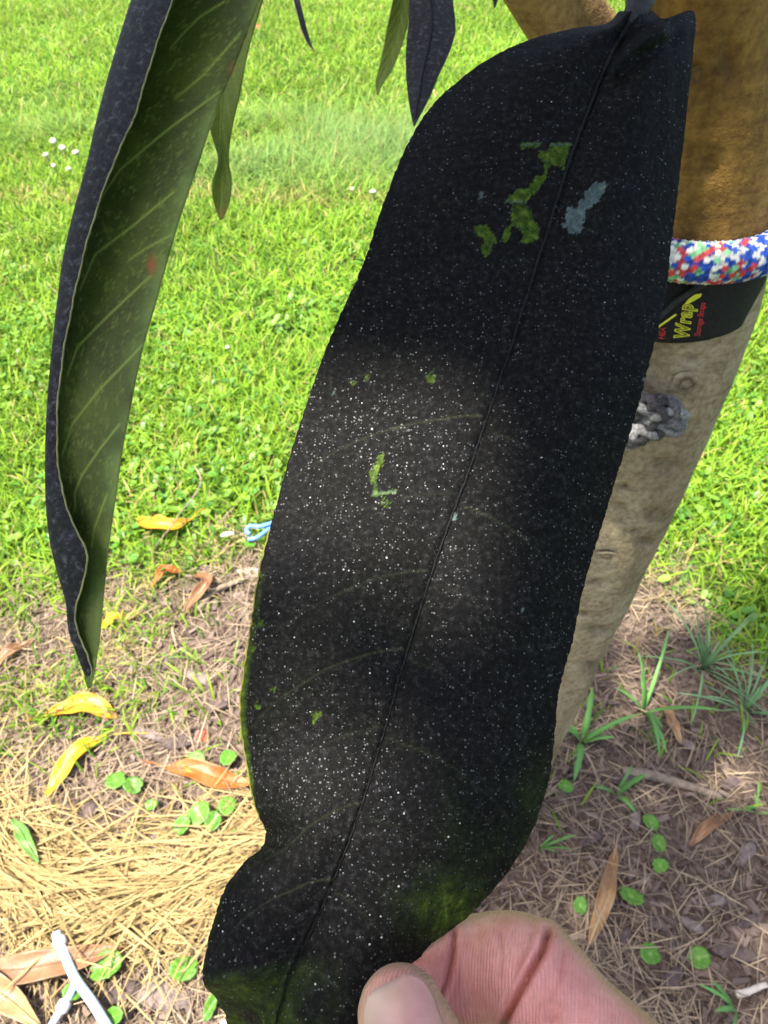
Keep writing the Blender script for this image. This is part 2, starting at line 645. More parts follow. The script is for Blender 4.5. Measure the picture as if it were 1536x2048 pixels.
M_SOOT = m_soot()
M_SOOT2 = m_soot_plain()
M_UNDER = m_underside('leaf_underside', (0.022, 0.036, 0.003), (0.072, 0.104, 0.008), True, 0.0)
M_UNDER2 = m_underside('hanging_leaf_green', (0.10, 0.16, 0.012), (0.17, 0.25, 0.022))
M_DARKLEAF = m_soot_plain('dark_leaf_top')
M_RIM = simple('leaf_rim', (0.26, 0.27, 0.06), 0.5, 0.5, 120)
M_MIDRIB = simple('midrib', (0.010, 0.010, 0.010), 0.7, 0.7, 1200, 0.8, 0.0003, 0.2)
M_PETIOLE = simple('petiole', (0.012, 0.012, 0.014), 0.5, 0.5, 400, 0.6, 0.0006)
M_BARK = m_bark()
M_GROUND = m_ground()
M_BLADE = blade_mat('grass_blade', 0.5, 0.40, 0.22)
M_DRY = blade_mat('dry_straw', 0.7, 0.12, 0.2)
M_CHIP = blade_mat('mulch_chip', 0.85, 0.0, 0.15)
M_HERB = blade_mat('broad_leaf', 0.4, 0.30, 0.4)
M_SKIN = m_skin()
M_NAIL = m_nail()
M_WEB = simple('black_webbing', (0.011, 0.011, 0.012), 0.75, 0.5, 500, 0.8, 0.0008, 0.25)
M_YEL = simple('yellow_print', (0.55, 0.55, 0.03), 0.6, 0.15, 300)
M_RED = simple('red_print', (0.45, 0.03, 0.03), 0.6, 0.25, 300)
M_BLK = simple('black_print', (0.006, 0.006, 0.006), 0.6, 0.15, 300)
M_BLUE = simple('blue_plastic', (0.12, 0.28, 0.62), 0.4, 0.15, 120)
M_CORD = simple('pale_cord', (0.40, 0.50, 0.58), 0.35, 0.12, 200)
M_WHITE = simple('white_plastic', (0.55, 0.55, 0.53), 0.5, 0.1, 150)
M_STONE = simple('pale_stone', (0.55, 0.50, 0.43), 0.85, 0.25, 90, 0.5, 0.002)
M_TWIG = simple('dead_twig', (0.22, 0.17, 0.125), 0.85, 0.4, 140, 0.8, 0.002)
M_PATH = simple('pale_path', (0.55, 0.53, 0.48), 0.9, 0.12, 8)
# ------------------------------------------------------------------ ground
BED_PX = np.array([(-900, 1420), (-200, 1290), (0, 1238), (120, 1190), (250, 1142), (350, 1152), (450, 1135), (520, 1118),
                   (700, 1085), (1000, 1085), (1200, 1120), (1260, 1165), (1330, 1150), (1400, 1205), (1440, 1290),
                   (1536, 1370), (1700, 1430), (2600, 1700)], float)


def bedness(P):
    """signed photo-pixel distance below the lawn edge (positive: mulch bed)"""
    px, py, d = proj(P)
    e = np.interp(px, BED_PX[:, 0], BED_PX[:, 1])
    s = py - e
    near = P[:, 1] < 0.12
    s = np.where(near, np.where(np.abs(P[:, 0]) < 0.9, 400, -400), s)
    return s + 28 * nz(P, 28, 3, 3)


def gz(P):
    P = np.asarray(P, float)
    q = P.copy(); q[..., 2] = 0
    r = np.hypot(P[..., 0], P[..., 1])
    return (0.006 * nz(q, 14, 3, 1) + 0.012 * nz(q, 3.2, 2, 5)) * np.clip(1.6 - r / 6, 0.0, 1)


def axis(lo, hi, fine_lo, fine_hi, step, growth=1.22):
    a = list(np.arange(fine_lo, fine_hi, step))
    s = step; v = a[-1]
    while v < hi: s *= growth; v += s; a.append(v)
    s = step; v = a[0]
    while v > lo: s *= growth; v -= s; a.insert(0, v)
    return np.array(a)


gx = axis(-420, 420, -1.2, 1.2, 0.02)
gy = axis(-60, 800, -0.2, 2.4, 0.02)
XX, YY = np.meshgrid(gx, gy, indexing='ij')
GP = np.stack([XX, YY, np.zeros_like(XX)], -1)
GP[..., 2] = gz(GP)
gflat = GP.reshape(-1, 3)
bed_a = 1 / (1 + np.exp(-np.clip(bedness(gflat) / 22, -30, 30)))
bed_a[(np.hypot(gflat[:, 0], gflat[:, 1]) > 2.0)] = 0
ground = mesh_np('ground', gflat, grid_faces(len(gx), len(gy))[:, ::-1], M_GROUND, None, True, None, {'Bed': bed_a})
if ground.data.polygons[0].normal.z < 0: ground.data.flip_normals()
tag(ground, 'mulched bed of brown soil running into a green lawn', 'ground', kind='structure')

# pale path beyond the lawn, just at the top of the frame
pa, pb = gnd(700, -14), gnd(1560, 18)
dv = pb - pa; dv /= np.linalg.norm(dv); nv = np.array([-dv[1], dv[0], 0.0])
pl = []
for s in np.linspace(-40, 60, 60):
    for w_ in (0.0, 0.7, 1.4, 2.2):
        p = pa + dv * s + nv * w_
        p[2] = gz(p[None])[0] + 0.03
        pl.append(p)
path = mesh_np('path', np.array(pl), grid_faces(60, 4), M_PATH)
tag(path, 'pale path beyond the far side of the lawn', 'path', kind='structure')


# ------------------------------------------------------------------ grass and ground cover
def blades(name, P, az, L, W, lean, droop, col, m, label, cat, kind='stuff', parent=None, jitter=0.2):
    """P (n,3) feet; lean: start angle from the vertical; droop: added bend; col (n,3)"""
    n = len(P)
    lv = np.array([0.0, 0.38, 0.74, 1.0])
    wv = np.array([0.8, 1.0, 0.72, 0.0])
    ux = np.stack([np.cos(az), np.sin(az), np.zeros(n)], 1)
    sx = np.stack([-np.sin(az), np.cos(az), np.zeros(n)], 1)
    tw = rng.normal(0, 0.5, n)
    sx = sx * np.cos(tw)[:, None] + np.array([0, 0, 1.0]) * np.sin(tw)[:, None]
    pos = [P]
    for k in range(3):
        a = lean + droop * (lv[k] + lv[k + 1]) / 2
        step = (L * (lv[k + 1] - lv[k]))[:, None]
        pos.append(pos[-1] + step * (ux * np.sin(a)[:, None] + np.array([0, 0, 1.0]) * np.cos(a)[:, None]))
    V = np.empty((n, 7, 3)); Cc = np.empty((n, 7, 3))
    for k in range(3):
        hw = (W * wv[k] / 2)[:, None]
        V[:, 2 * k] = pos[k] - sx * hw; V[:, 2 * k + 1] = pos[k] + sx * hw
    V[:, 6] = pos[3]
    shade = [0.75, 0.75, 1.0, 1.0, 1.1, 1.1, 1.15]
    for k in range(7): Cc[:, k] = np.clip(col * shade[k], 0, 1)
    b = (np.arange(n) * 7)[:, None]
    T = np.array([[0, 1, 3], [0, 3, 2], [2, 3, 5], [2, 5, 4], [4, 5, 6]])
    Fc = (b[:, None, :] + T[None]).reshape(-1, 3)
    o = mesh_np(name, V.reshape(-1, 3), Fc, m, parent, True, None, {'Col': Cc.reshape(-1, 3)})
    if label: tag(o, label, cat, kind=kind)
    return o


def scatter(n, x0, x1, y0, y1):
    P = np.zeros((n, 3))
    P[:, 0] = rng.uniform(x0, x1, n); P[:, 1] = rng.uniform(y0, y1, n)
    return P


parts = []
for (n, hw0, y0, y1, lmul, wid) in ((62000, 1.15, 0.35, 1.5, 1.0, 0.0042), (80000, 2.0, 1.5, 3.2, 1.1, 0.0052),
                                    (120000, 3.9, 3.2, 6.6, 1.25, 0.0075), (36000, 9.0, 6.6, 15, 1.6, 0.016)):
    P = scatter(n, -hw0, hw0, y0, y1)
    s = bedness(P)
    gx_, gy_, _d = proj(P)
    tuft = np.exp(-(((gx_ - 90) / 190) ** 2 + ((gy_ - 1400) / 75) ** 2)) + 0.7 * np.exp(-(((gx_ - 260) / 90) ** 2 + ((gy_ - 1260) / 90) ** 2))
    dens = np.clip(0.5 - s / 60, 0.035 + 0.75 * tuft, 1) * (0.62 + 0.55 * (nz(P, 7, 3, 9) > -0.35))
    keep = rng.uniform(0, 1, n) < dens
    parts.append((P[keep], s[keep], lmul, wid))
P = np.concatenate([p[0] for p in parts]); S = np.concatenate([p[1] for p in parts])
LM = np.concatenate([np.full(len(p[0]), p[2]) for p in parts]); WD = np.concatenate([np.full(len(p[0]), p[3]) for p in parts])
n = len(P)
P[:, 2] = gz(P) - 0.002
px, py, dd = proj(P)
tall = np.exp(-((py - 315) / 75) ** 2) * np.clip(0.5 + nz(P, 3.0, 2, 11) * 1.1, 0, 1)       # strip of longer pale grass
L = rng.uniform(0.024, 0.064, n) * LM * (1 + 1.5 * tall) * np.where(S > 0, 0.9, 1)
W = WD * rng.uniform(0.45, 1.1, n) * (1 - 0.45 * tall)
patch = nz(P, 4.5, 3, 13)
g1 = np.array([0.150, 0.275, 0.018]); g2 = np.array([0.250, 0.390, 0.035]); g3 = np.array([0.075, 0.190, 0.018])
u = rng.uniform(0, 1, n)[:, None]
col = g1 * (1 - u) + g2 * u
dk = (rng.uniform(0, 1, n) < 0.24)[:, None]
col = np.where(dk, g3, col)
col = col * (1 + 0.22 * patch[:, None])
col = col * (1 - 0.75 * tall[:, None]) + 0.75 * tall[:, None] * np.array([0.20, 0.32, 0.11])
line = np.exp(-((py - 402 - 8 * nz(P, 5, 2, 2)) / 13) ** 2)
dry = (rng.uniform(0, 1, n) < 0.07 + 0.5 * line + 0.28 * np.clip((py - 900) / 300, 0, 1) * (nz(P, 11, 2, 21) > 0.15))[:, None]
col = np.where(dry, np.array([0.36, 0.30, 0.11]) * rng.uniform(0.7, 1.2, (n, 1)), col)
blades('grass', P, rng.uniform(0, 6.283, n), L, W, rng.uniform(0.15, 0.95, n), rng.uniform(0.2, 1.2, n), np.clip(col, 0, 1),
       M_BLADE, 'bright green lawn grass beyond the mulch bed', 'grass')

# low broad-leaved ground cover mixed into the near lawn
n = 8000
P = scatter(n, -1.1, 1.1, 0.45, 2.0)
s = bedness(P)
keep = (rng.uniform(0, 1, n) < np.clip(0.45 - s / 60, 0.0, 1)) & (nz(P, 9, 3, 17) > -0.25 + 0.5 * np.clip((P[:, 1] - 1.1) / 0.8, 0, 1))
P = P[keep]; n = len(P)
P[:, 2] = gz(P) + rng.uniform(0.008, 0.03, n)
r = rng.uniform(0.004, 0.0095, n)
th = np.linspace(0, 2 * np.pi, 7, endpoint=False)
az = rng.uniform(0, 6.28, n); ti = rng.uniform(-0.6, 0.6, n)
ca, sa = np.cos(az), np.sin(az)
V = np.empty((n, 8, 3))
for k in range(7):
    lx = np.cos(th[k]) * r * 1.25; ly = np.sin(th[k]) * r * 0.8
    V[:, k, 0] = P[:, 0] + lx * ca - ly * sa; V[:, k, 1] = P[:, 1] + lx * sa + ly * ca
    V[:, k, 2] = P[:, 2] + lx * ti
V[:, 7] = P - np.array([0, 0, 0.002])
b = (np.arange(n) * 8)[:, None, None]
T = np.array([[k, (k + 1) % 7, 7] for k in range(7)])
cc = np.where(rng.uniform(0, 1, (n, 1)) < 0.4, np.array([[0.07, 0.19, 0.02]]), np.array([[0.15, 0.29, 0.035]])) * rng.uniform(0.7, 1.35, (n, 1))
gc = mesh_np('ground_cover', V.reshape(-1, 3), (b + T[None]).reshape(-1, 3), M_HERB, None, True, None,
             {'Col': np.repeat(cc, 8, 0)})
tag(gc, 'small round-leaved weeds spread through the near lawn', 'weeds', kind='stuff')

# dead grass lying on the bed
n = 27000
P = scatter(n, -0.75, 0.85, 0.05, 0.95)
s = bedness(P)
keep = (s > -70) & (rng.uniform(0, 1, n) < 0.45 + 0.5 * (nz(P, 11, 3, 23) > -0.1))
P = P[keep]; n = len(P)
P[:, 2] = gz(P) + rng.uniform(0.001, 0.012, n)
c1 = np.array([0.40, 0.31, 0.20]); c2 = np.array([0.15, 0.105, 0.08]); u = rng.uniform(0, 1, (n, 1))
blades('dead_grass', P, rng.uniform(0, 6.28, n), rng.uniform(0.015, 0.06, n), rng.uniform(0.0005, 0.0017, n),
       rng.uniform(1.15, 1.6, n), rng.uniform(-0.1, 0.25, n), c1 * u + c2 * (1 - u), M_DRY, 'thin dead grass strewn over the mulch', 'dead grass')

# heap of pale straw curving over the left of the bed
n = 3200
ctr = np.array([gnd(x, y)[:2] for x, y in ((-260, 1560), (-60, 1680), (90, 1775), (240, 1800), (400, 1765), (520, 1710), (700, 1670))])
cs = spline(np.concatenate([ctr, np.zeros((7, 1))], 1), 200)
k = rng.integers(0, 198, n)
tg = np.gradient(cs, axis=0); taz = np.arctan2(tg[k, 1], tg[k, 0])
P = cs[k].copy()
nrm = np.stack([-np.sin(taz), np.cos(taz)], 1)
offs = rng.normal(0, 0.034, n)
P[:, :2] += nrm * offs[:, None]
P[:, 2] = gz(P) + 0.004 + rng.uniform(0, 0.020, n) * np.exp(-(offs / 0.05) ** 2)
u = rng.uniform(0, 1, (n, 1))
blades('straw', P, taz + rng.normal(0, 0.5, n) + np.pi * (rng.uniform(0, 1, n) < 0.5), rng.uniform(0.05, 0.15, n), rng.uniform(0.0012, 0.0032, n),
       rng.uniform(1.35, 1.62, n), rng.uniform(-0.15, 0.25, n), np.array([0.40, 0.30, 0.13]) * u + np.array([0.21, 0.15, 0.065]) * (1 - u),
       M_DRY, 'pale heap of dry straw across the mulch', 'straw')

# bark mulch
n = 5200
P = scatter(n, -0.75, 0.85, 0.05, 0.9)
P = P[bedness(P) > -15]; n = len(P)
ln = rng.uniform(0.006, 0.026, n); wd = ln * rng.uniform(0.25, 0.5, n); ht = rng.uniform(0.002, 0.006, n)
P[:, 2] = gz(P) + rng.uniform(-0.001, 0.006, n)
az = rng.uniform(0, 6.28, n); pt = rng.normal(0, 0.25, n)
ca, sa = np.cos(az), np.sin(az)
V = np.empty((n, 8, 3)); q = 0
for z in (-1, 1):
    for (a, b_) in ((-1, -1), (1, -1), (1, 1), (-1, 1)):
        sc = rng.uniform(0.6, 1.05, n)
        lx = a * ln / 2 * sc; ly = b_ * wd / 2 * rng.uniform(0.5, 1.05, n) * (0.75 if z > 0 else 1)
        V[:, q, 0] = P[:, 0] + lx * ca - ly * sa; V[:, q, 1] = P[:, 1] + lx * sa + ly * ca
        V[:, q, 2] = P[:, 2] + z * ht / 2 + lx * pt
        q += 1
T = np.array([[3, 2, 1, 0], [4, 5, 6, 7], [0, 1, 5, 4], [1, 2, 6, 5], [2, 3, 7, 6], [3, 0, 4, 7]])
b = (np.arange(n) * 8)[:, None, None]
u = rng.uniform(0, 1, (n, 1))
cc = np.array([0.055, 0.036, 0.030]) * (1 - u) + np.array([0.20, 0.150, 0.125]) * u
mu = mesh_np('mulch', V.reshape(-1, 3), (b + T[None]).reshape(-1, 4), M_CHIP, None, False, None, {'Col': np.repeat(cc, 8, 0)})
tag(mu, 'brown bark mulch covering the bed under the tree', 'mulch', kind='stuff')
# ------------------------------------------------------------------ tree
TY = gnd(955, 1600)[1]
TRUNK = [  # photo pixel of the axis, apparent width, distance ahead
    (930, 1660, 215, TY - 0.005), (955, 1600, 200, TY), (1020, 1450, 205, TY + 0.0), (1115, 1230, 225, TY + 0.002),
    (1215, 1000, 252, TY + 0.004), (1290, 820, 262, TY + 0.004), (1343, 690, 268, TY + 0.004), (1378, 560, 280, TY + 0.002),
    (1398, 400, 262, TY), (1408, 200, 248, TY - 0.004), (1415, 0, 240, TY - 0.01), (1420, -200, 225, TY - 0.02)]
tc = np.array([at_y(a, b_, y) for a, b_, w, y in TRUNK])
tr = np.array([w / 2 / F * ((np.array(p) - CAMP) @ FWD) for (a, b_, w, y), p in zip(TRUNK, tc)])
ext = tc[-1] + np.array([0.02, 0.05, 0.35]); ext2 = ext + np.array([0.06, 0.08, 0.4])
tc = np.concatenate([tc, [ext, ext2]]); tr = np.concatenate([tr, [tr[-1] * 0.9, tr[-1] * 0.7]])
kz = np.concatenate([[0], np.cumsum(np.linalg.norm(np.diff(tc, axis=0), axis=1))])
q = np.linspace(0, kz[-1], 780)
TCc = spline_at(tc, kz, q); TRr = spline_at(tr, kz, q)[:, 0]


def trunk_at(px, py):
    """axis point and radius of the trunk at the place seen at py"""
    x, y, d = proj(TCc)
    i = int(np.argmin(np.abs(y - py)))
    return TCc[i], TRr[i]


tree = empty('tree', TCc[0])
tag(tree, 'pale smooth-barked tree trunk with a rope and a black strap tied round it', 'tree')
ns = 168
Vt, Ft = tube_geo(TCc, TRr, ns, False)
nvert = len(Vt)
cen = np.repeat(TCc, ns, 0)
rad = Vt - cen
# swellings, shallow flutes and a few dents
disp = 1 + 0.020 * nz(Vt, 18, 3, 31) + 0.008 * nz(Vt, 90, 2, 33)
Vt = cen + rad * disp[:, None]
pxv, pyv, dv_ = proj(Vt)
front = ((Vt - cen) @ FWD) < 0
stain = np.zeros(nvert)
for (sx_, sy_, rx, ry, st) in ((1210, 1112, 20, 9, .95), (1195, 1168, 26, 8, .7), (1310, 1030, 30, 14, .45), (1240, 1015, 12, 7, .6),
                               (1250, 975, 10, 7, .4), (1390, 150, 16, 20, .8), (1180, 1330, 24, 8, .35), (1165, 1230, 18, 7, .35),
                               (1270, 1065, 14, 5, .5), (1330, 930, 26, 12, .35), (1290, 1085, 24, 10, .4), (1200, 1260, 30, 9, .4), (1390, 720, 30, 10, .3), (1420, 330, 18, 26, .25), (1460, 120, 20, 40, .3)):
    e = ((pxv - sx_) / rx) ** 2 + ((pyv - sy_) / ry) ** 2
    k = np.exp(-e * 1.1) * front
    stain = np.maximum(stain, min(1, st * 1.3) * k * np.clip(1.0 + 0.8 * nz(Vt, 180, 2, 41), 0, 1.3))
    Vt -= (rad / np.linalg.norm(rad, axis=1, keepdims=True)) * (0.0035 * k)[:, None]
brown = np.clip((600 - pyv + 20 * nz(Vt, 30, 2, 43)) / 60, 0, 1)
brown[Vt[:, 2] > 1.2] = 1
trunk = mesh_np('trunk', Vt, Ft, M_BARK, tree, True, None, {'Brown': brown, 'Stain': np.clip(stain, 0, 1)})
# root flare
rf = []
for a in np.linspace(0, 2 * np.pi, 6, endpoint=False):
    d = np.array([math.cos(a + 0.4), math.sin(a + 0.4), 0])
    p0 = TCc[0] + np.array([0, 0, 0.03]) + d * TRr[0] * 0.6; p1 = TCc[0] + d * TRr[0] * 1.15 + np.array([0, 0, -0.005]); p2 = TCc[0] + d * TRr[0] * 1.7 + np.array([0, 0, -0.04])
    C = spline([p0, p1, p2], 10)
    tube('root', C, np.linspace(0.022, 0.010, 10), M_BARK, trunk, 10)


def knot(px, py, r_px, flat=0.8):
    """raised ring of bark round an old branch scar"""
    c, R = trunk_at(px, py)
    p = at(px, py, 1.0) - CAMP; p /= np.linalg.norm(p)
    # nearest hit on the trunk surface
    o = CAMP - c; axis_ = np.array([0, 0, 1.0])
    dperp = p - axis_ * (p @ axis_); operp = o - axis_ * (o @ axis_)
    A = dperp @ dperp; B = 2 * dperp @ operp; Cq = operp @ operp - R * R
    disc = max(B * B - 4 * A * Cq, 0)
    t = (-B - math.sqrt(disc)) / (2 * A)
    hit = CAMP + p * t
    nrm = operp + dperp * t; nrm /= np.linalg.norm(nrm)
    r = r_px / F * (t * (p @ FWD))
    ex = np.cross(axis_, nrm); ex /= np.linalg.norm(ex); ey = np.cross(nrm, ex)
    prof = [(1.35, -0.25), (1.05, 0.10), (0.85, 0.20), (0.62, 0.06), (0.4, 0.02), (0.2, 0.12), (0.0, 0.16)]
    V = []
    for (rr, hh) in prof:
        for k in range(20):
            a = 2 * math.pi * k / 20
            w_ = 1 + 0.12 * math.sin(3 * a + px) + 0.08 * math.sin(5 * a + py)
            V.append(hit + (ex * math.cos(a) + ey * math.sin(a) * flat) * r * rr * w_ + nrm * (r * hh * 0.4 - (r * rr) ** 2 / (2 * R) * math.cos(a) ** 2))
    V = np.array(V)
    i, j = np.meshgrid(np.arange(len(prof) - 1), np.arange(20), indexing='ij')
    a = (i * 20 + j).ravel(); b_ = (i * 20 + (j + 1) % 20).ravel()
    Fc = np.stack([a, b_, b_ + 20, a + 20], 1)
    st_ = np.repeat(np.array([0.0, 0.25, 0.45, 0.8, 0.35, 0.3, 0.25]), 20)
    mesh_np('knot', V, Fc, M_BARK, trunk, True, None, {'Brown': np.zeros(len(V)) + (py < 560), 'Stain': st_})


knot(1372, 768, 22, 0.9)
knot(1212, 1112, 15, 0.6)
knot(1393, 152, 15, 1.1)

# the leaning limb behind the leaf
lc = np.array([at_y(1385, 420, TY + 0.005), at_y(1310, 300, TY + 0.015), at_y(1210, 150, TY + 0.02), at_y(1152, 70, TY + 0.01), at_y(1098, -10, TY), at_y(1020, -140, TY - 0.02)])
lr = np.array([78, 76, 74, 74, 74, 72]) / F * ((lc - CAMP) @ FWD)
lc = np.concatenate([lc, [lc[-1] + np.array([-0.10, -0.05, 0.22]), lc[-1] + np.array([-0.22, -0.12, 0.55])]])
lr = np.concatenate([lr, [lr[-1] * 0.8, lr[-1] * 0.5]])
kl = np.concatenate([[0], np.cumsum(np.linalg.norm(np.diff(lc, axis=0), axis=1))])
LC = spline_at(lc, kl, np.linspace(0, kl[-1], 90)); LR = spline_at(lr, kl, np.linspace(0, kl[-1], 90))[:, 0]
Vl, Fl = tube_geo(LC, LR, 40, False)
cen = np.repeat(LC, 40, 0)
Vl = cen + (Vl - cen) * (1 + 0.03 * nz(Vl, 22, 3, 51))[:, None]
tube_l = mesh_np('limb', Vl, Fl, M_BARK, tree, True, None, {'Brown': np.full(len(Vl), 0.75), 'Stain': np.clip(0.45 * (nz(Vl, 30, 3, 53) > 0.25) * (Vl[:, 2] > 0), 0, 1)})
sub = spline([TCc[600] + np.array([0.02, -0.02, 0]), at_y(1545, 235, TY + 0.02), at_y(1640, 150, TY + 0.05), at_y(1800, -40, TY + 0.12)], 24)
sd = tube('limb', spline([at_y(1495, 330, TY + 0.02), at_y(1560, 225, TY + 0.03), at_y(1660, 120, TY + 0.07), at_y(1850, -60, TY + 0.15)], 24), np.linspace(0.017, 0.011, 24), M_BARK, tree, 14)
n_ = len(sd.data.vertices)
for an, av in (('Brown', 1.0), ('Stain', 0.3)):
    a = sd.data.attributes.new(an, 'FLOAT', 'POINT'); a.data.foreach_set('value', np.full(n_, av, np.float32))
# ------------------------------------------------------------------ rope, strap, loop of grey cord on the trunk
rc, rr_ = trunk_at(1378, 535)
ROPE_R = 35 / F * ((rc - CAMP) @ FWD)


def zring(py, px=1378, off=0.0):
    """height of the trunk surface point facing the lens at row py"""
    c, R = trunk_at(px, py)
    p = at(px, py, 1.0) - CAMP
    t = (c[1] - R - off - CAMP[1]) / p[1]
    return (CAMP + p * t)[2]


def axis_at_z(z):
    i = int(np.argmin(np.abs(TCc[:, 2] - z)))
    return TCc[i], TRr[i]


z_rope = zring(528, 1378, ROPE_R)
c_r, R_r = axis_at_z(z_rope)
n = 1400
a = np.linspace(0, 2 * np.pi, n, endpoint=False)
ringR = R_r * 1.01 + ROPE_R * 0.9
C = np.stack([c_r[0] + ringR * np.cos(a), c_r[1] + ringR * np.sin(a), z_rope + 0.004 * np.cos(a - 0.2)], 1)
ns = 48
th = np.linspace(0, 2 * np.pi, ns, endpoint=False)
outd = np.stack([np.cos(a), np.sin(a), np.zeros(n)], 1)
U = np.tile((a / (2 * np.pi))[:, None], (1, ns)); TH = np.tile(th[None], (n, 1))
arc = U * 2 * np.pi * ringR / ROPE_R          # length along the rope in rope radii
ph1 = 16 * (TH / (2 * np.pi)) + arc * 2.6; ph2 = 16 * (TH / (2 * np.pi)) - arc * 2.6
over = np.sin(np.pi * ph1) * np.sin(np.pi * ph2)
rel = 1 + 0.055 * over + 0.03 * np.cos(2 * np.pi * ph1) + 0.03 * np.cos(2 * np.pi * ph2)
V = C[:, None] + ROPE_R * rel[..., None] * (outd[:, None] * np.cos(TH)[..., None] + np.array([0, 0, 1.0]) * np.sin(TH)[..., None])
# colour of each yarn: pale zigzags on blue; one length of red, green and white yarn
zig = np.abs(((TH / (2 * np.pi) * 9) % 1.0) - 0.5) * 2
f = (arc * 1.15 + zig * 0.55) % 1.0
white = (f < 0.36)
blue = np.array([0.010, 0.050, 0.30]); pale = np.array([0.46, 0.47, 0.42])
cc = np.where(white[..., None], pale, blue)
amix = np.degrees(a) % 360
fh = at_y(1445, 520, c_r[1] - R_r * 0.7); A_END = np.degrees(np.arctan2(-R_r * 0.75, fh[0] - c_r[0])) % 360
fancy = ((amix > A_END - 70) & (amix < A_END))
hsh = np.floor(ph1) * 7.13 + np.floor(ph2) * 3.71
hh = (np.sin(hsh * 12.9898) * 43758.5453) % 1.0
fc = np.where((hh < 0.2)[..., None], np.array([0.42, 0.04, 0.05]), np.where((hh < 0.38)[..., None], np.array([0.16, 0.42, 0.20]), np.where((hh < 0.7)[..., None], pale * 1.2, blue)))
strong = np.clip((A_END - amix) / 40, 0, 1) * fancy
usef = (hh * 0.999 < (strong[:, None]) * 1.2) & fancy[:, None]
cc = np.where(usef[..., None], fc, cc)
cc = cc * (0.80 + 0.35 * np.clip(0.5 + over[..., None], 0, 1))
i, j = np.meshgrid(np.arange(n), np.arange(ns), indexing='ij')
A_ = (i * ns + j).ravel(); B_ = (i * ns + (j + 1) % ns).ravel(); C_ = (((i + 1) % n) * ns + (j + 1) % ns).ravel(); D_ = (((i + 1) % n) * ns + j).ravel()
M_ROPE = blade_mat('rope_yarn', 0.6, 0.0, 0.3)
rope = mesh_np('braided_rope', V.reshape(-1, 3), np.stack([A_, B_, C_, D_], 1), M_ROPE, None, True, None, {'Col': cc.reshape(-1, 3)}, origin=c_r)
tag(rope, 'thick blue and white braided rope tied round the tree trunk', 'rope')

# strap of black webbing round the trunk with an overlapping printed end
strap = empty('tree_strap', (c_r[0], c_r[1], z_rope - 0.03))
tag(strap, 'black webbing strap with yellow and red print round the tree trunk', 'strap')


def cyl_hit(px, py, R):
    p = ray(px, py); o = CAMP - c_r
    A = p[0]**2 + p[1]**2; B = 2 * (p[0] * o[0] + p[1] * o[1]); Cq = o[0]**2 + o[1]**2 - R * R
    t = (-B - math.sqrt(max(B * B - 4 * A * Cq, 0))) / (2 * A)
    return CAMP + p * t


def band(name, R, ang, ztop, zbot, th_, m, parent, bulge=0.0):
    ang = np.asarray(ang)
    rows = 12
    zt = np.asarray(ztop)[:, None]; zb = np.asarray(zbot)[:, None]
    w_ = np.linspace(0, 1, rows)[None]
    Z = zt * (1 - w_) + zb * w_
    Rr = np.asarray(R)
    Rr = (Rr[:, None] if Rr.ndim else np.full((len(ang), 1), float(Rr))) + bulge * np.sin(np.pi * w_)
    P = np.stack([c_r[0] + Rr * np.cos(ang)[:, None], c_r[1] + Rr * np.sin(ang)[:, None], Z + 0 * Rr], -1)
    return shell(name, P, th_, [m, m, m], parent, toward=CAMP)


R_s = R_r * 1.02 + 0.0015
z_lo = zring(683)
z_hi = z_rope - ROPE_R * 0.2
ang = np.linspace(np.radians(-268), np.radians(88), 200)
band('webbing', R_s, ang, np.full(200, z_hi), np.full(200, z_lo + 0.004), 0.0015, M_WEB, strap)
# printed end: its upper edge runs diagonally up from left to right
R_f = R_s + 0.0055
edge = [(1240, 700), (1290, 668), (1314, 640), (1352, 604), (1398, 572), (1440, 560), (1490, 548), (1530, 538)]
eh = np.array([cyl_hit(a_, b_, R_f) for a_, b_ in edge])
ea = np.arctan2(eh[:, 1] - c_r[1], eh[:, 0] - c_r[0])
af = np.linspace(ea[0], ea[-1] + 0.9, 90)
zt = np.interp(af, ea, eh[:, 2])
lo_px = [(1240, 690), (1310, 684), (1370, 686), (1430, 676), (1480, 655), (1520, 628)]
lh = np.array([cyl_hit(a_, b_, R_f) for a_, b_ in lo_px]); la = np.arctan2(lh[:, 1] - c_r[1], lh[:, 0] - c_r[0])
zb = np.interp(af, la, lh[:, 2])
zt = np.maximum(zt, zb + 0.001)
flap = band('printed_end', R_f, af, zt, zb, 0.0022, M_WEB, strap)
bind = np.stack([c_r[0] + (R_f + 0.0003) * np.cos(af), c_r[1] + (R_f + 0.0003) * np.sin(af), zt], 1)
tube('binding', bind[::1], 0.0016, simple('fuzzy_binding', (0.03, 0.03, 0.035), 0.9, 0.5, 900, 1.0, 0.001), flap, 8)


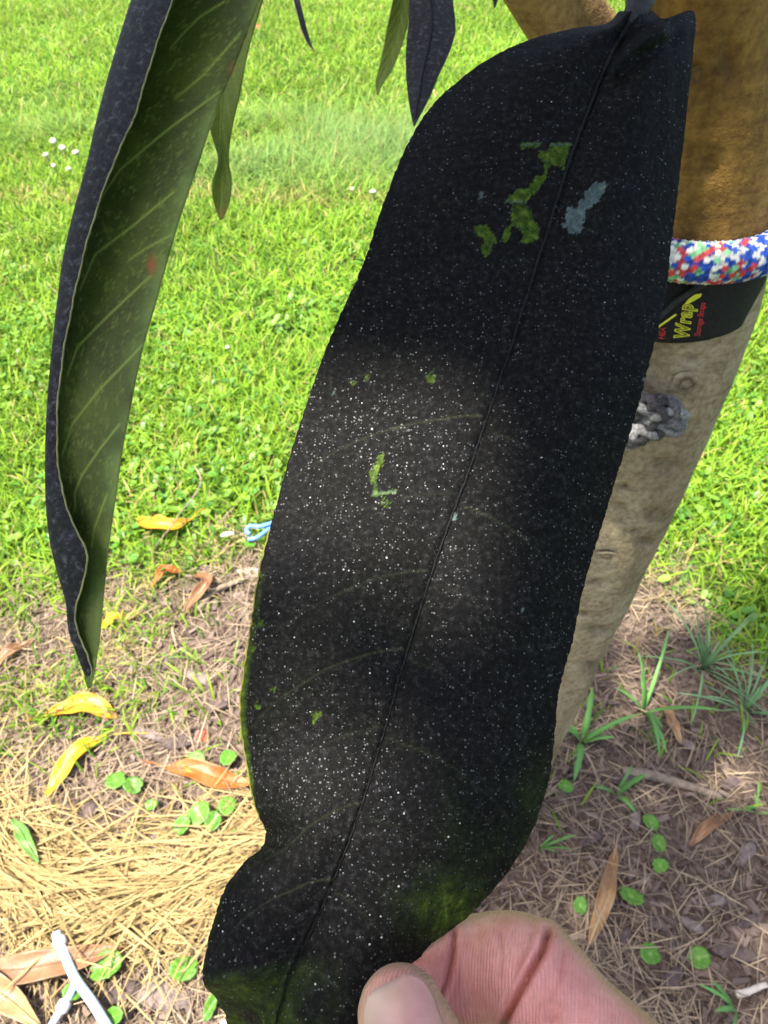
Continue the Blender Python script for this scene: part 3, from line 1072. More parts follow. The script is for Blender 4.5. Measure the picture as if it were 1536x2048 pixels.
def print_text(body, px, py, size, rot, m, offs=0.0, shear=0.0, lift=0.0006, name='print', length=None):
    """flat lettering laid on the strap: px,py its start on the strap, rot its reading direction in the picture"""
    cu = bpy.data.curves.new('t', 'FONT'); cu.body = body; cu.size = 1.0; cu.offset = offs; cu.shear = shear; cu.resolution_u = 4; cu.space_character = 1.18 if body == 'Wrap' else 1.0
    ob = bpy.data.objects.new('t', cu); COL.objects.link(ob)
    dg = bpy.context.evaluated_depsgraph_get()
    me = bpy.data.meshes.new_from_object(ob.evaluated_get(dg))
    bm_ = bmesh.new(); bm_.from_mesh(me)
    bmesh.ops.triangulate(bm_, faces=bm_.faces)
    V = []
    cr, sr = math.cos(rot), math.sin(rot)
    wx = max(v.co.x for v in bm_.verts)
    kx = size if length is None else length / wx
    for v in bm_.verts:
        x, y = v.co.x * kx, v.co.y * size
        V.append(cyl_hit(px + x * cr - y * sr, py - (x * sr + y * cr), R_f + lift))
    Fc = [[w.index for w in f_.verts] for f_ in bm_.faces]
    bm_.free()
    bpy.data.objects.remove(ob); bpy.data.curves.remove(cu); bpy.data.meshes.remove(me)
    return mesh_np(name, V, Fc, m, flap, False)


up = math.radians(82)
print_text('Wrap', 1376, 678, 40, up, M_YEL, 0.055, 0.0, 0.0006, 'yellow_lettering', 70)
print_text('Wrap', 1376, 678, 40, up, M_BLK, -0.018, 0.0, 0.0009, 'dark_lettering', 68.5)
print_text('Storage Straps', 1400, 673, 17, math.radians(81), M_RED, 0.01, 0.0, 0.0006, 'red_lettering', 68)
print_text('HEA', 1328, 679, 17, math.radians(80), M_RED, 0.01, 0.0, 0.0006, 'red_lettering', 24)
sw = [(1368, 610), (1376, 599), (1390, 589), (1404, 587), (1401, 594), (1388, 602), (1376, 608), (1370, 614)]
swv = np.array([cyl_hit(a_, b_, R_f + 0.0007) for a_, b_ in sw])
mesh_np('yellow_swash', swv, [[0, 1, 7], [1, 6, 7], [1, 2, 6], [2, 5, 6], [2, 3, 5], [3, 4, 5]], M_YEL, flap, False)
ln_ = np.array([cyl_hit(a_, b_, R_f + 0.0024) for a_, b_ in ((1312, 657), (1335, 641), (1352, 629))])
tube('yellow_stitch', spline(ln_, 12), 0.0006, M_YEL, flap, 6)

# loop of grey and white braided cord hanging on the trunk
kc, kr = trunk_at(1300, 840)


def on_trunk(px, py, off):
    c, R = trunk_at(px, py)
    p = ray(px, py); o = CAMP - c; R = R + off
    A = p[0]**2 + p[1]**2; B = 2 * (p[0] * o[0] + p[1] * o[1]); Cq = o[0]**2 + o[1]**2 - R * R
    t = (-B - math.sqrt(max(B * B - 4 * A * Cq, 0))) / (2 * A)
    return CAMP + p * t


lp = [(1215, 560, .012), (1212, 640, .012), (1205, 730, .012), (1215, 800, .012), (1262, 812, .011), (1310, 813, .011), (1342, 824, .011), (1345, 845, .011), (1310, 852, .012),
      (1270, 866, .012), (1225, 880, .012), (1175, 860, .012), (1165, 740, .012), (1185, 640, .012), (1190, 560, .012)]
LPc = spline(np.array([on_trunk(a_, b_, c_) for a_, b_, c_ in lp]), 520)
loop_o = empty('cord_loop', LPc[260])
tag(loop_o, 'loop of grey and white braided cord hanging against the tree trunk', 'cord')
T_, A__, B__ = frames(LPc)
sl = np.concatenate([[0], np.cumsum(np.linalg.norm(np.diff(LPc, axis=0), axis=1))])
cw = 25 / F * ((kc - CAMP) @ FWD)
greys = [(0.36, 0.35, 0.35), (0.08, 0.075, 0.08), (0.20, 0.19, 0.19), (0.50, 0.49, 0.47), (0.11, 0.10, 0.11), (0.26, 0.25, 0.25)]
for k in range(8):
    w0 = 2 * math.pi * k / 8
    sg = 1 if k % 2 == 0 else -1
    w_ = w0 + sg * sl / cw * 1.5
    rad_ = cw * (0.62 + 0.13 * np.cos(3 * w_ + k))
    Cs = LPc + rad_[:, None] * (A__ * np.cos(w_)[:, None] + B__ * np.sin(w_)[:, None])
    tube('strand', Cs, cw * 0.33, simple('grey_yarn', greys[k % 6], 0.7, 0.6, 700, 1.0, 0.003), loop_o, 8)
# ------------------------------------------------------------------ the held leaf
ROWS = [((1238, 22), (1272, 22), (1306, 22)), ((1215, 45), (1255, 50), (1328, 37)), ((1150, 56), (1235, 85), (1385, 22)),
        ((1075, 75), (1215, 130), (1388, 90)), ((1000, 105), (1195, 180), (1380, 165)), ((930, 150), (1175, 235), (1371, 250)),
        ((870, 205), (1155, 290), (1361, 330)), ((830, 262), (1133, 355), (1353, 400)), ((795, 330), (1110, 430), (1345, 480)),
        ((766, 410), (1085, 510), (1335, 560)), ((735, 505), (1058, 595), (1320, 640)), ((697, 592), (1030, 685), (1303, 715)),
        ((660, 680), (1003, 768), (1283, 785)), ((625, 770), (975, 850), (1262, 860)), ((596, 860), (946, 935), (1240, 935)),
        ((570, 950), (915, 1018), (1213, 1020)), ((543, 1040), (885, 1100), (1188, 1100)), ((520, 1140), (858, 1180), (1165, 1190)),
        ((505, 1230), (832, 1262), (1145, 1280)), ((490, 1320), (805, 1350), (1120, 1370)), ((482, 1410), (782, 1432), (1112, 1455)),
        ((487, 1490), (758, 1510), (1102, 1530)), ((500, 1570), (733, 1592), (1085, 1605)), ((517, 1630), (712, 1650), (1065, 1662)),
        ((531, 1660), (700, 1685), (1040, 1710)), ((522, 1695), (685, 1722), (1005, 1757)), ((490, 1722), (668, 1765), (955, 1815)),
        ((455, 1768), (648, 1812), (905, 1858)), ((430, 1835), (622, 1870), (860, 1890)), ((412, 1905), (595, 1925), (838, 1925)),
        ((405, 1965), (575, 1970), (825, 1965)), ((425, 1990), (565, 2005), (815, 2010)), ((448, 2025), (555, 2040), (805, 2060)),
        ((460, 2080), (550, 2090), (780, 2120)), ((490, 2180), (560, 2190), (720, 2220)), ((540, 2290), (565, 2295), (600, 2300))]
RW = np.array(ROWS, float)
Lr, Mr, Rr_ = RW[:, 0], RW[:, 1], RW[:, 2]
s_ = np.concatenate([[0], np.cumsum(np.linalg.norm(np.diff(Mr, axis=0), axis=1))])
NR, NC = 560, 241
qq = np.linspace(0, s_[-1], NR)
Ls, Ms, Rs = spline_at(Lr, s_, qq), spline_at(Mr, s_, qq), spline_at(Rr_, s_, qq)
tt = qq / s_[-1]
# tiny irregularities of the margin
wob = 0.7 * np.sin(qq / 5.1 + 3 * np.sin(qq / 31.0)) + 1.2 * np.sin(qq / 37.0 + 2) + rng.normal(0, 0.5, NR)
Ls[:, 0] += wob * np.clip(tt * 8, 0, 1); Rs[:, 0] += (0.7 * np.sin(qq / 4.7 + 3 * np.sin(qq / 43.0)) + 1.2 * np.sin(qq / 41.0) + rng.normal(0, 0.5, NR)) * np.clip((tt - 0.04) * 8, 0, 1)
sc = np.linspace(-1, 1, NC)
PX = np.empty((NR, NC, 2))
for j, s in enumerate(sc):
    PX[:, j] = Ms * (1 - abs(s)) + (Ls if s < 0 else Rs) * abs(s)
SG, TG = np.meshgrid(sc, tt)
aS = np.abs(SG)
YP = PX[..., 1]; XP = PX[..., 0]
D = 0.190 - 0.046 * TG                                            # the tip end is held nearer the lens
D = D - 0.0030 * np.sin(np.pi * np.clip(aS, 0, 1)) * (0.6 + 0.4 * np.sin(TG * 9 + 1))     # each half is gently domed
D = D + 0.0042 * aS**2.2                                          # margins roll back
D = D + np.where(SG > 0, 0.0030 * aS**3, 0)
wave = np.where(SG < 0, np.sin((YP - 700) / 690 * 2 * np.pi), 0.6 * np.sin((YP - 300) / 610 * 2 * np.pi))
D = D + 0.0034 * wave * aS**1.3
D = D + 0.0020 * np.sin((YP * 0.9 + XP * 0.5) / 130.0) * aS * (1 - aS) * 2
D = D + 0.00075 * np.exp(-(SG / 0.022) ** 2) * (1 - 0.55 * TG) - 0.00025 * np.exp(-((SG + 0.055) / 0.03) ** 2)       # groove of the midrib
D = D + 0.0045 * np.exp(-((YP - 1672) / 34) ** 2) * np.clip(-SG - 0.45, 0, 1) * 1.6       # nick in the margin
D = D - 0.0026 * np.tanh((YP - 1555) / 75) * np.exp(-((XP - 600) / 150) ** 2 - ((YP - 1555) / 170) ** 2)
# crease near the pinched end: the corner below it folds back
cr_y = 1965 - (XP - 405) * 0.16
fold = np.clip((YP - cr_y) / 90, 0, 1.4) * np.clip(-SG * 1.6 - 0.05, 0, 1)
D = D + 0.013 * fold
D = D - 0.0016 * np.exp(-((YP - cr_y) / 26) ** 2) * np.clip(-SG * 1.5, 0, 1)
# puckered base with a raised fold
fd, ft = seg_dist(XP, YP, [(1225, 135), (1265, 95), (1325, 62)])
D = D - 0.0022 * np.exp(-(fd / 16) ** 2) + 0.0016 * np.exp(-((fd - 26) / 14) ** 2) * (XP > 1230)
D = D + 0.006 * np.clip((60 - YP) / 50, 0, 1) * np.clip(SG, 0, 1)
VEINS = []
for m_ in np.linspace(0.09, 0.9, 13):
    i0 = int(m_ * NR)
    for sd_ in (-1, 1):
        pts = []
        for k, s in enumerate(np.linspace(0, 0.97, 9)):
            dt = 0.030 * s + 0.060 * s**2.2
            i = min(NR - 1, int((m_ + (0.011 if sd_ > 0 else 0) + dt) * NR))
            j = int((NC - 1) / 2 * (1 + sd_ * s))
            pts.append(PX[i, j])
        VEINS.append(np.array(pts))
vein = np.zeros((NR, NC)); vrel = np.zeros((NR, NC))
for k, v in enumerate(VEINS):
    d, t_ = seg_dist(XP, YP, v)
    vis = [0.55, 0.25, 0.8, 0.4, 0.3, 0.7][k % 6] if v[0, 1] > 700 else 0.15
    vein = np.maximum(vein, vis * np.exp(-(d / 1.9) ** 2) * np.clip(1.2 - 1.0 * t_, 0, 1) * (t_ > 0.04))
    vrel += np.exp(-(d / 4.0) ** 2) * np.clip(1.1 - t_, 0, 1)
D = D + 0.00008 * vrel
P3 = ats(PX, D)
# the mould crust is lumpy
Nn = grid_normals(P3)
if np.mean(np.einsum('ijk,ijk->ij', Nn, CAMP - P3)) < 0: Nn = -Nn
P3 = P3 + Nn * (0.00003 * nz(P3, 2600, 2, 61) + 0.00012 * nz(P3, 420, 3, 63))[..., None]


def cz(x0, y0, k, pts): return [(x0 + x / k, y0 + y / k) for x, y in pts]


G = np.zeros((NR, NC)); FM = np.zeros((NR, NC))
jx = 3.0 * nz(np.stack([XP, YP, 0 * XP], -1), 0.35, 3, 71); jy = 3.0 * nz(np.stack([XP, YP, 0 * XP], -1), 0.35, 3, 72)
K = 4.267
GREEN = [cz(900, 240, K, [(605, 195), (775, 192), (772, 225), (640, 238), (600, 252)]),
         cz(900, 240, K, [(860, 200), (1032, 200), (992, 370), (962, 430), (940, 398), (860, 390), (830, 420), (825, 485), (810, 500), (760, 595), (700, 640), (650, 700),
                          (470, 705), (490, 668), (560, 600), (660, 580), (740, 480), (800, 475), (800, 380), (760, 330), (760, 260), (840, 262)]),
         cz(900, 240, K, [(530, 705), (625, 710), (690, 780), (720, 880), (772, 930), (750, 1025), (660, 1060), (598, 1045), (620, 990), (590, 930), (550, 900), (520, 930),
                          (505, 1022), (440, 1042), (460, 950), (520, 890)]),
         cz(900, 240, K, [(192, 905), (300, 882), (360, 955), (398, 1040), (350, 1100), (310, 1182), (272, 1112), (290, 1010), (230, 972)]),
         cz(560, 780, 3.84, [(745, 488), (795, 486), (775, 600), (742, 655), (748, 782), (722, 782), (700, 690), (686, 640), (735, 560)]),
         cz(560, 780, 3.84, [(700, 800), (890, 765), (900, 787), (710, 822)])]
for pg in GREEN: G[in_poly(XP + jx, YP + jy, pg)] = 0.9
for (x, y, r) in ((862, 755, 11), (707, 766, 6), (632, 1435, 10), (518, 1246, 8), (545, 1380, 6), (515, 1415, 7), (770, 1005, 7), (735, 757, 4), (508, 1300, 6), (520, 1150, 5)):
    G[np.hypot(XP - x + 2.2 * jx, YP - y + 2.2 * jy) < r] = 0.75
FILM = cz(900, 240, K, [(1200, 548), (1338, 532), (1312, 640), (1200, 742), (1152, 790), (1142, 890), (1112, 962), (1018, 972), (1000, 900), (950, 945), (958, 890), (1010, 860),
                        (972, 830), (1000, 738), (1070, 750), (1130, 670)])
FM[in_poly(XP + 1.5 * jx, YP + 1.5 * jy, FILM)] = 0.8
FM[np.hypot(XP - 962 + 2 * jx, YP - 391 + 2 * jy) < 7] = 0.6
FM[np.hypot((XP - 908) / 5.5, (YP - 1034) / 8) < 1] = 1.0
for (x, y, r) in ((1045, 1220, 4), (1100, 1350, 3.5), (667, 785, 4), (1290, 760, 4), (520, 1652, 4), (780, 1940, 3)):
    FM[np.hypot(XP - x + jx, YP - y + jy) < r] = 1.0
for (a, b_) in (((1043, 289), (1081, 287)), ((1102, 289), (1141, 288)), ((1012, 403), (1050, 404)), ((746, 988), (792, 983)), ((1184, 377), (1210, 375))):
    d, _t = seg_dist(XP, YP, [a, b_]); FM[d < 2.6] = np.maximum(FM[d < 2.6], 0.35); vein[d < 2.6] = 1.0; G[d < 2.6] = 1.0
# thin mould: the pinched corner, the lower right lobe and the margins show leaf green
soft = np.exp(-(((XP - 905) / 75) ** 2 + ((YP - 1822) / 62) ** 2))
G = np.maximum(G, 0.85 * soft * np.clip(0.75 + 0.5 * nz(P3, 500, 3, 81), 0, 1))
G = np.maximum(G, 0.30 * np.clip((XP - 850) / 200, 0, 1) * np.clip((YP - 1480) / 200, 0, 1) * np.clip(0.5 + 0.6 * nz(P3, 200, 3, 82), 0, 1))
G = np.maximum(G, 0.50 * np.clip((YP - cr_y + 22) / 40, 0, 1) * np.clip((700 - XP) / 160, 0, 1) * np.clip(0.7 + 0.75 * nz(P3, 170, 3, 83), 0, 1))
G = np.maximum(G, 0.9 * np.clip((aS - 0.955) / 0.035, 0, 1) * (SG < 0) * np.clip((YP - 1060) / 150, 0, 1) * np.clip(0.6 + nz(P3, 150, 2, 85), 0, 1))
leaf = empty('leaf', at(1272, 10, 0.196))
tag(leaf, 'large leaf caked in black sooty mould with small green scrapes, held by the fingers', 'leaf')
mask = np.stack([G, FM, vein], -1).reshape(-1, 3)
M_UNDER_B = m_underside('held_leaf_underside', (0.03, 0.05, 0.008), (0.07, 0.11, 0.014))
# density of pale and glossy grains, raised where sun glints are painted in
DU = 0.15 + 0.20 * np.clip((YP - 600) / 500, 0, 1)
for (x, y, rx, ry, k) in ((775, 880, 250, 110, 0.8), (720, 1050, 260, 160, 0.35), (640, 1550, 180, 115, 0.95), (740, 1760, 170, 150, 0.5), (900, 1150, 90, 110, 0.45), (900, 640, 200, 120, 0.2)):
    DU = np.maximum(DU, k * np.exp(-((XP - x) / rx) ** 2 - ((YP - y) / ry) ** 2) + 0.16)
blade = shell('blade', P3, 0.00035, [M_SOOT, M_UNDER_B, M_RIM], leaf, {'Mask': mask, 'Dust': DU.reshape(-1, 1)}, toward=CAMP)
M_EDGE = simple('yellowed_margin', (0.17, 0.16, 0.02), 0.6, 0.6, 160)
i0_, i1_ = int(np.argmin(np.abs(Ls[:, 1] - 1060))), int(np.argmin(np.abs(Ls[:, 1] - 1640)))
tube('margin', P3[i0_:i1_:2, 0], 0.00022, M_EDGE, blade, 6)
mid = P3[:, (NC - 1) // 2 - 2]
sel = slice(6, NR - 12, 2)
pxm = Ms[sel]
mr = np.interp(tt[sel], [0, 0.05, 0.25, 0.6, 1.0], [0.0018, 0.00055, 0.00034, 0.00026, 0.00015])
tube('midrib', mid[sel] - Nn[sel, (NC - 1) // 2] * 0.0001 + rng.normal(0, 0.00006, (len(mr), 3)), mr * rng.uniform(0.8, 1.25, len(mr)), M_MIDRIB, blade, 8)
pet = spline([P3[8, (NC - 1) // 2], at(1272, 22, 0.1905), at(1288, -40, 0.196), at(1306, -150, 0.208), at(1316, -260, 0.222)], 26)
tube('petiole', pet, np.interp(np.linspace(0, 1, 26), [0, 0.12, 0.35, 1], [0.0022, 0.0042, 0.0037, 0.0034]), M_PETIOLE, leaf, 14)
PET_TOP = pet[-1]

# ------------------------------------------------------------------ rolled leaf hanging beside it
LR3 = np.array([((425, -200), (342, -200), (600, -200)), ((345, 0), (262, 0), (520, 0)), ((300, 130), (222, 130), (472, 130)), ((270, 230), (195, 230), (432, 225)),
                ((230, 320), (172, 330), (400, 320)), ((190, 430), (145, 430), (363, 430)), ((165, 520), (125, 520), (338, 515)), ((145, 610), (112, 620), (310, 615)),
                ((125, 720), (100, 730), (282, 715)), ((115, 820), (93, 820), (261, 820)), ((116, 920), (90, 910), (245, 905)), ((130, 1000), (91, 1000), (233, 990)),
                ((152, 1060), (96, 1060), (222, 1065)), ((175, 1110), (106, 1115), (215, 1120)), ((167, 1160), (120, 1165), (211, 1165)), ((152, 1215), (131, 1205), (206, 1215)),
                ((158, 1270), (137, 1262), (201, 1270)), ((178, 1318), (156, 1316), (194, 1318)), ((185, 1345), (167, 1345), (190, 1345)), ((180, 1376), (178, 1376), (182, 1376))], float)
sA = np.concatenate([[0], np.cumsum(np.linalg.norm(np.diff(LR3[:, 1], axis=0), axis=1))])
nr, n1_, n2_ = 300, 34, 80
q = np.linspace(0, sA[-1], nr)
A3, B3, C3 = (spline_at(LR3[:, k], sA, q) for k in range(3))
A3[:, 0] += 0.5 * np.sin(q / 5.0) + 0.8 * np.sin(q / 17.0)
d0 = 0.250 - 0.035 * (q / q[-1])
wA = np.linalg.norm(A3 - B3, axis=1) / F * d0; wC = np.linalg.norm(C3 - B3, axis=1) / F * d0
PXL = np.empty((nr, n1_ + n2_, 2)); DL = np.empty((nr, n1_ + n2_))
for j in range(n1_):
    v = j / n1_
    PXL[:, j] = B3 + (A3 - B3) * (1 - math.sin(v * math.pi / 2)); DL[:, j] = d0 - wA * 0.45 * math.cos(v * math.pi / 2)
for j in range(n2_):
    v = j / (n2_ - 1)
    PXL[:, n1_ + j] = B3 + (C3 - B3) * (1 - math.cos(v * math.pi / 2)) ; DL[:, n1_ + j] = d0 + wC * (0.20 * math.sin(v * math.pi * 0.60) - 0.12 * v**3)
DL += 0.0016 * np.sin(q / 95)[:, None] * np.linspace(0, 1, n1_ + n2_)[None]
XL, YL = PXL[..., 0], PXL[..., 1]
PL = ats(PXL, DL)
veinL = np.zeros(XL.shape)
segc = np.tile((np.arange(n1_ + n2_) >= n1_)[None], (nr, 1))
for v in ([(450, 5), (400, 35), (365, 70), (340, 100)], [(440, 185), (330, 265), (240, 340), (200, 400)], [(352, 382), (270, 450), (190, 510), (160, 580)],
          [(303, 552), (220, 630), (155, 695), (135, 750)], [(288, 690), (200, 780), (145, 850), (124, 910)], [(240, 850), (200, 900), (165, 951), (150, 985), (151, 1017)],
          [(215, 990), (189, 1059), (184, 1095)], [(480, 70), (410, 150), (350, 200)], [(345, 470), (290, 500), (260, 520)]):
    d, t_ = seg_dist(XL, YL, v); veinL = np.maximum(veinL, 0.75 * np.exp(-(d / 2.0) ** 2) * np.clip(1.1 - 0.5 * t_, 0, 1))
net = np.minimum(np.abs(nz(PL, 260, 3, 91)), np.abs(nz(PL, 330, 3, 95))); veinL = np.maximum(veinL, 0.28 * np.exp(-(net / 0.03) ** 2))
eC = np.linalg.norm(PXL - C3[:, None], axis=2)
film = 0.45 * np.exp(-(eC / 26) ** 2) * np.clip(0.7 + nz(PL, 120, 2, 92), 0, 1)
film = np.maximum(film, 0.30 * np.clip((YL - 1000) / 120, 0, 1) * np.clip((XL - 165) / 30, 0, 1))
redL = 0.9 * np.exp(-(((XL - 305) / 8) ** 2 + ((YL - 532) / 17) ** 2)) + 0.7 * np.exp(-(((XL - 466) / 5) ** 2 + ((YL - 140) / 10) ** 2))
rl = empty('leaf', PL[0, 40])
tag(rl, 'rolled hanging leaf, sooty black outside and veined green inside', 'leaf')
mkL = np.stack([redL * segc, film * segc, veinL * segc], -1).reshape(-1, 3)
far = PL[nr // 2, (n1_ + n2_) // 2] * 2 - CAMP
rl_blade = shell('blade', PL, 0.0004, [M_SOOT2, M_UNDER, M_RIM], rl, {'Mask': mkL}, toward=far)
M_MARGIN = simple('leaf_margin', (0.20, 0.20, 0.075), 0.6, 0.4, 200)
tube('margin', PL[:, 0], 0.00030, M_MARGIN, rl_blade, 6)
pe = spline([PL[1, n1_ + 30], at(500, -330, 0.262), at(560, -480, 0.275)], 14)
tube('petiole', pe, 0.0022, M_PETIOLE, rl, 10)
RL_TOP = pe[-1]


# ------------------------------------------------------------------ smaller hanging leaves beyond
def hung(rows, d_top, d_tip, up_mat, low_mat, label, face_cam, vfold=0.12, top=None):
    R_ = np.array(rows, float)
    s = np.concatenate([[0], np.cumsum(np.linalg.norm(np.diff(R_.mean(1), axis=0), axis=1))])
    nr, nc = 90, 21
    q = np.linspace(0, s[-1], nr)
    Lq, Rq = spline_at(R_[:, 0], s, q), spline_at(R_[:, 1], s, q)
    w = np.linspace(0, 1, nc)[None, :, None]
    PXh = Lq[:, None] * (1 - w) + Rq[:, None] * w
    dm = np.linspace(d_top, d_tip, nr)
    wd = np.linalg.norm(Rq - Lq, axis=1) / F * dm
    c = 1 - np.abs(2 * w[..., 0] - 1)
    Dh = dm[:, None] + wd[:, None] * vfold * c + 0.004 * np.sin(q / 60)[:, None] * (w[..., 0] - 0.5)
    Ph = ats(PXh, Dh)
    cen = PXh[:, nc // 2]
    vn = np.zeros((nr, nc))
    vn[:, nc // 2] = 1.0
    for k in range(9):
        i0 = int((0.05 + 0.1 * k) * nr)
        for sd_ in (0, nc - 1):
            d, t_ = seg_dist(PXh[..., 0], PXh[..., 1], [PXh[i0, nc // 2], PXh[min(nr - 1, i0 + 14), sd_]])
            vn = np.maximum(vn, 0.4 * np.exp(-(d / 1.4) ** 2))
    tipd = np.clip((np.linspace(0, 1, nr)[:, None] - 0.94) / 0.04, 0, 1) * np.ones((1, nc))
    o = empty('leaf', Ph[0, nc // 2])
    tag(o, label, 'leaf')
    fc = CAMP if face_cam else Ph[nr // 2, nc // 2] * 2 - CAMP
    bl_ = shell('blade', Ph, 0.0004, [up_mat, low_mat, M_RIM], o, {'Mask': np.stack([tipd * 0.35, 0 * vn, vn], -1).reshape(-1, 3)}, toward=fc)
    tube('midrib', Ph[:-3, nc // 2], np.linspace(0.0011, 0.0004, nr - 3), low_mat if not face_cam else M_MIDRIB, bl_, 6)
    pq = spline([Ph[0, nc // 2], Ph[0, nc // 2] + (Ph[0, nc // 2] - Ph[8, nc // 2]) * 2.0, top if top is not None else Ph[0, nc // 2] + np.array([0, 0, 0.06])], 10)
    tube('petiole', pq, 0.0013, M_PETIOLE, o, 8)
    return pq[-1]


tops = []
tops.append(hung([((470, -160), (575, -160)), ((440, 0), (527, 0)), ((425, 110), (496, 108)), ((412, 190), (481, 186)), ((420, 262), (464, 262)), ((435, 325), (458, 325)), ((424, 365), (464, 363)),
                  ((426, 400), (460, 402)), ((434, 425), (452, 426)), ((441, 440), (445, 440))], 0.36, 0.33, M_SOOT2, M_UNDER2,
                 'yellow-green hanging leaf with a narrow waist and dark tip, behind the rolled leaf', False))
tops.append(hung([((800, -120), (850, -120)), ((785, 0), (822, 0)), ((773, 60), (813, 62)), ((764, 110), (795, 115)), ((756, 145), (780, 148)), ((752, 163), (766, 168)), ((755, 190), (757, 191))],
                 0.42, 0.40, M_SOOT2, M_UNDER2, 'slim green hanging leaf beside the dark flat hanging leaf', False))
tops.append(hung([((828, -130), (890, -130)), ((818, 0), (906, 0)), ((817, 45), (911, 60)), ((812, 95), (900, 102)), ((812, 150), (877, 152)), ((817, 200), (857, 200)), ((823, 235), (838, 236)), ((827, 252), (830, 252))],
                 0.41, 0.38, M_DARKLEAF, M_UNDER2, 'dark sooty hanging leaf with a pale tip, showing its flat upper side', True, -0.10))
tops.append(hung([((575, -90), (592, -90)), ((584, -10), (598, -10)), ((594, 30), (606, 28)), ((604, 65), (615, 62)), ((616, 90), (623, 87)), ((628, 104), (630, 103))],
                 0.44, 0.43, M_SOOT2, M_DARKLEAF, 'thin curled dark leaf tip hanging over the lawn', False, 0.3))
tops.append(hung([((975, -120), (1020, -120)), ((980, -40), (1006, -40)), ((985, -5), (998, -5)), ((988, 16), (990, 16))], 0.44, 0.43, M_DARKLEAF, M_UNDER2,
                 'small dark leaf tip hanging beside the leaning limb', True))


def twig(pts, r0, r1):
    o = tube('twig', spline(pts, 30), np.linspace(r0, r1, 30), M_BARK, tree, 12)
    n_ = len(o.data.vertices)
    for an, av in (('Brown', 0.7), ('Stain', 0.3)):
        a = o.data.attributes.new(an, 'FLOAT', 'POINT'); a.data.foreach_set('value', np.full(n_, av, np.float32))


LIMB_A = LC[70]; LIMB_B = LC[84]
twig([LIMB_A, (LIMB_A + PET_TOP) / 2 + np.array([0, 0, 0.10]), PET_TOP + np.array([0, 0.01, 0.03]), PET_TOP], 0.009, 0.004)
twig([LIMB_B, (LIMB_B + RL_TOP) / 2 + np.array([0, 0, 0.06]), RL_TOP + np.array([0.02, 0.02, 0.02]), RL_TOP], 0.008, 0.003)
hub = np.mean([t for t in tops[1:3]], axis=0) + np.array([0, 0.0, 0.07])
twig([LC[78], (LC[78] + hub) / 2 + np.array([0, 0, 0.03]), hub], 0.007, 0.004)
for t in tops: twig([hub, (hub + t) / 2 + np.array([0, 0, 0.02]), t], 0.004, 0.0016)
# unseen canopy added overhead: leaves placed sunward of the targets to shade them
SV = np.array(SUN_TO)
E1 = np.cross(SV, [0, 1.0, 0]); E1 /= np.linalg.norm(E1); E2 = np.cross(SV, E1)
s2 = lambda P_: np.stack([np.asarray(P_) @ E1, np.asarray(P_) @ E2], -1)
# gaps left in this canopy so sun flecks land on the held leaf
gap = (((XP - 775) / 190) ** 2 + ((YP - 910) / 92) ** 2 < 1) | (((XP - 635) / 130) ** 2 + ((YP - 1555) / 85) ** 2 < 1) | (((XP - 745) / 70) ** 2 + ((YP - 1770) / 50) ** 2 < 1) | (((XP - 900) / 45) ** 2 + ((YP - 1120) / 60) ** 2 < 1)
GAP2 = s2(P3[gap][::37])
targets = [P3[rng.integers(20, NR - 40), rng.integers(0, NC)] for _ in range(330)]
targets += [PL[rng.integers(0, nr), rng.integers(0, n1_ + n2_)] for _ in range(110)]
targets += [at(rng.uniform(650, 1500), rng.uniform(1850, 2500), rng.uniform(0.13, 0.17)) for _ in range(120)]
targets += [TCc[rng.integers(555, 750)] + rng.normal(0, 0.05, 3) for _ in range(110)]
targets += [np.array([rng.uniform(0.08, 0.75), rng.uniform(0.05, 0.50), 0.0]) for _ in range(150)]
targets += [at(rng.uniform(740, 930), rng.uniform(-100, 260), 0.40) for _ in range(40)]
cv, cf = [], []
base = 0
for tg_ in targets:
    zc = rng.uniform(1.22, 1.75)
    c0 = tg_ + SV * (zc - tg_[2]) / SV[2] + np.array([rng.normal(0, 0.012), rng.normal(0, 0.012), 0])
    az = rng.uniform(0, 6.28); dr_ = rng.uniform(0.05, 0.5); Lf = rng.uniform(0.09, 0.17); Wf = Lf * 0.28
    ux = np.array([math.cos(az), math.sin(az), 0]); sx_ = np.array([-math.sin(az), math.cos(az), 0])
    p = c0 - ux * Lf * 0.5; pts_ = []
    for i in range(7):
        u_ = i / 6; a_ = dr_ * (0.2 + u_)
        w_ = Wf / 2 * math.sin(math.pi * min(0.98, 0.06 + 0.94 * u_)) ** 0.8
        pts_ += [p - sx_ * w_, p + np.array([0, 0, -w_ * 0.2]), p + sx_ * w_]
        p = p + Lf / 6 * (ux * math.cos(a_) - np.array([0, 0, 1]) * math.sin(a_))
    pts_ = np.array(pts_)
    dd_ = np.linalg.norm(s2(pts_)[:, None] - GAP2[None], axis=2).min()
    if dd_ < 0.006 or pts_[:, 2].min() < 1.0: continue
    cv.append(pts_)
    for i in range(6):
        for j in (0, 1):
            a_ = base + i * 3 + j; cf.append([a_, a_ + 1, a_ + 4, a_ + 3])
    base += 21
cv = np.concatenate(cv)
M_CROWN = simple('crown_leaf', (0.035, 0.055, 0.015), 0.45, 0.5, 40)
mesh_np('crown', np.array(cv), np.array(cf), M_CROWN, tree)
# ------------------------------------------------------------------ hand
def hand_pt(px, py, d): return at(px, py, d)


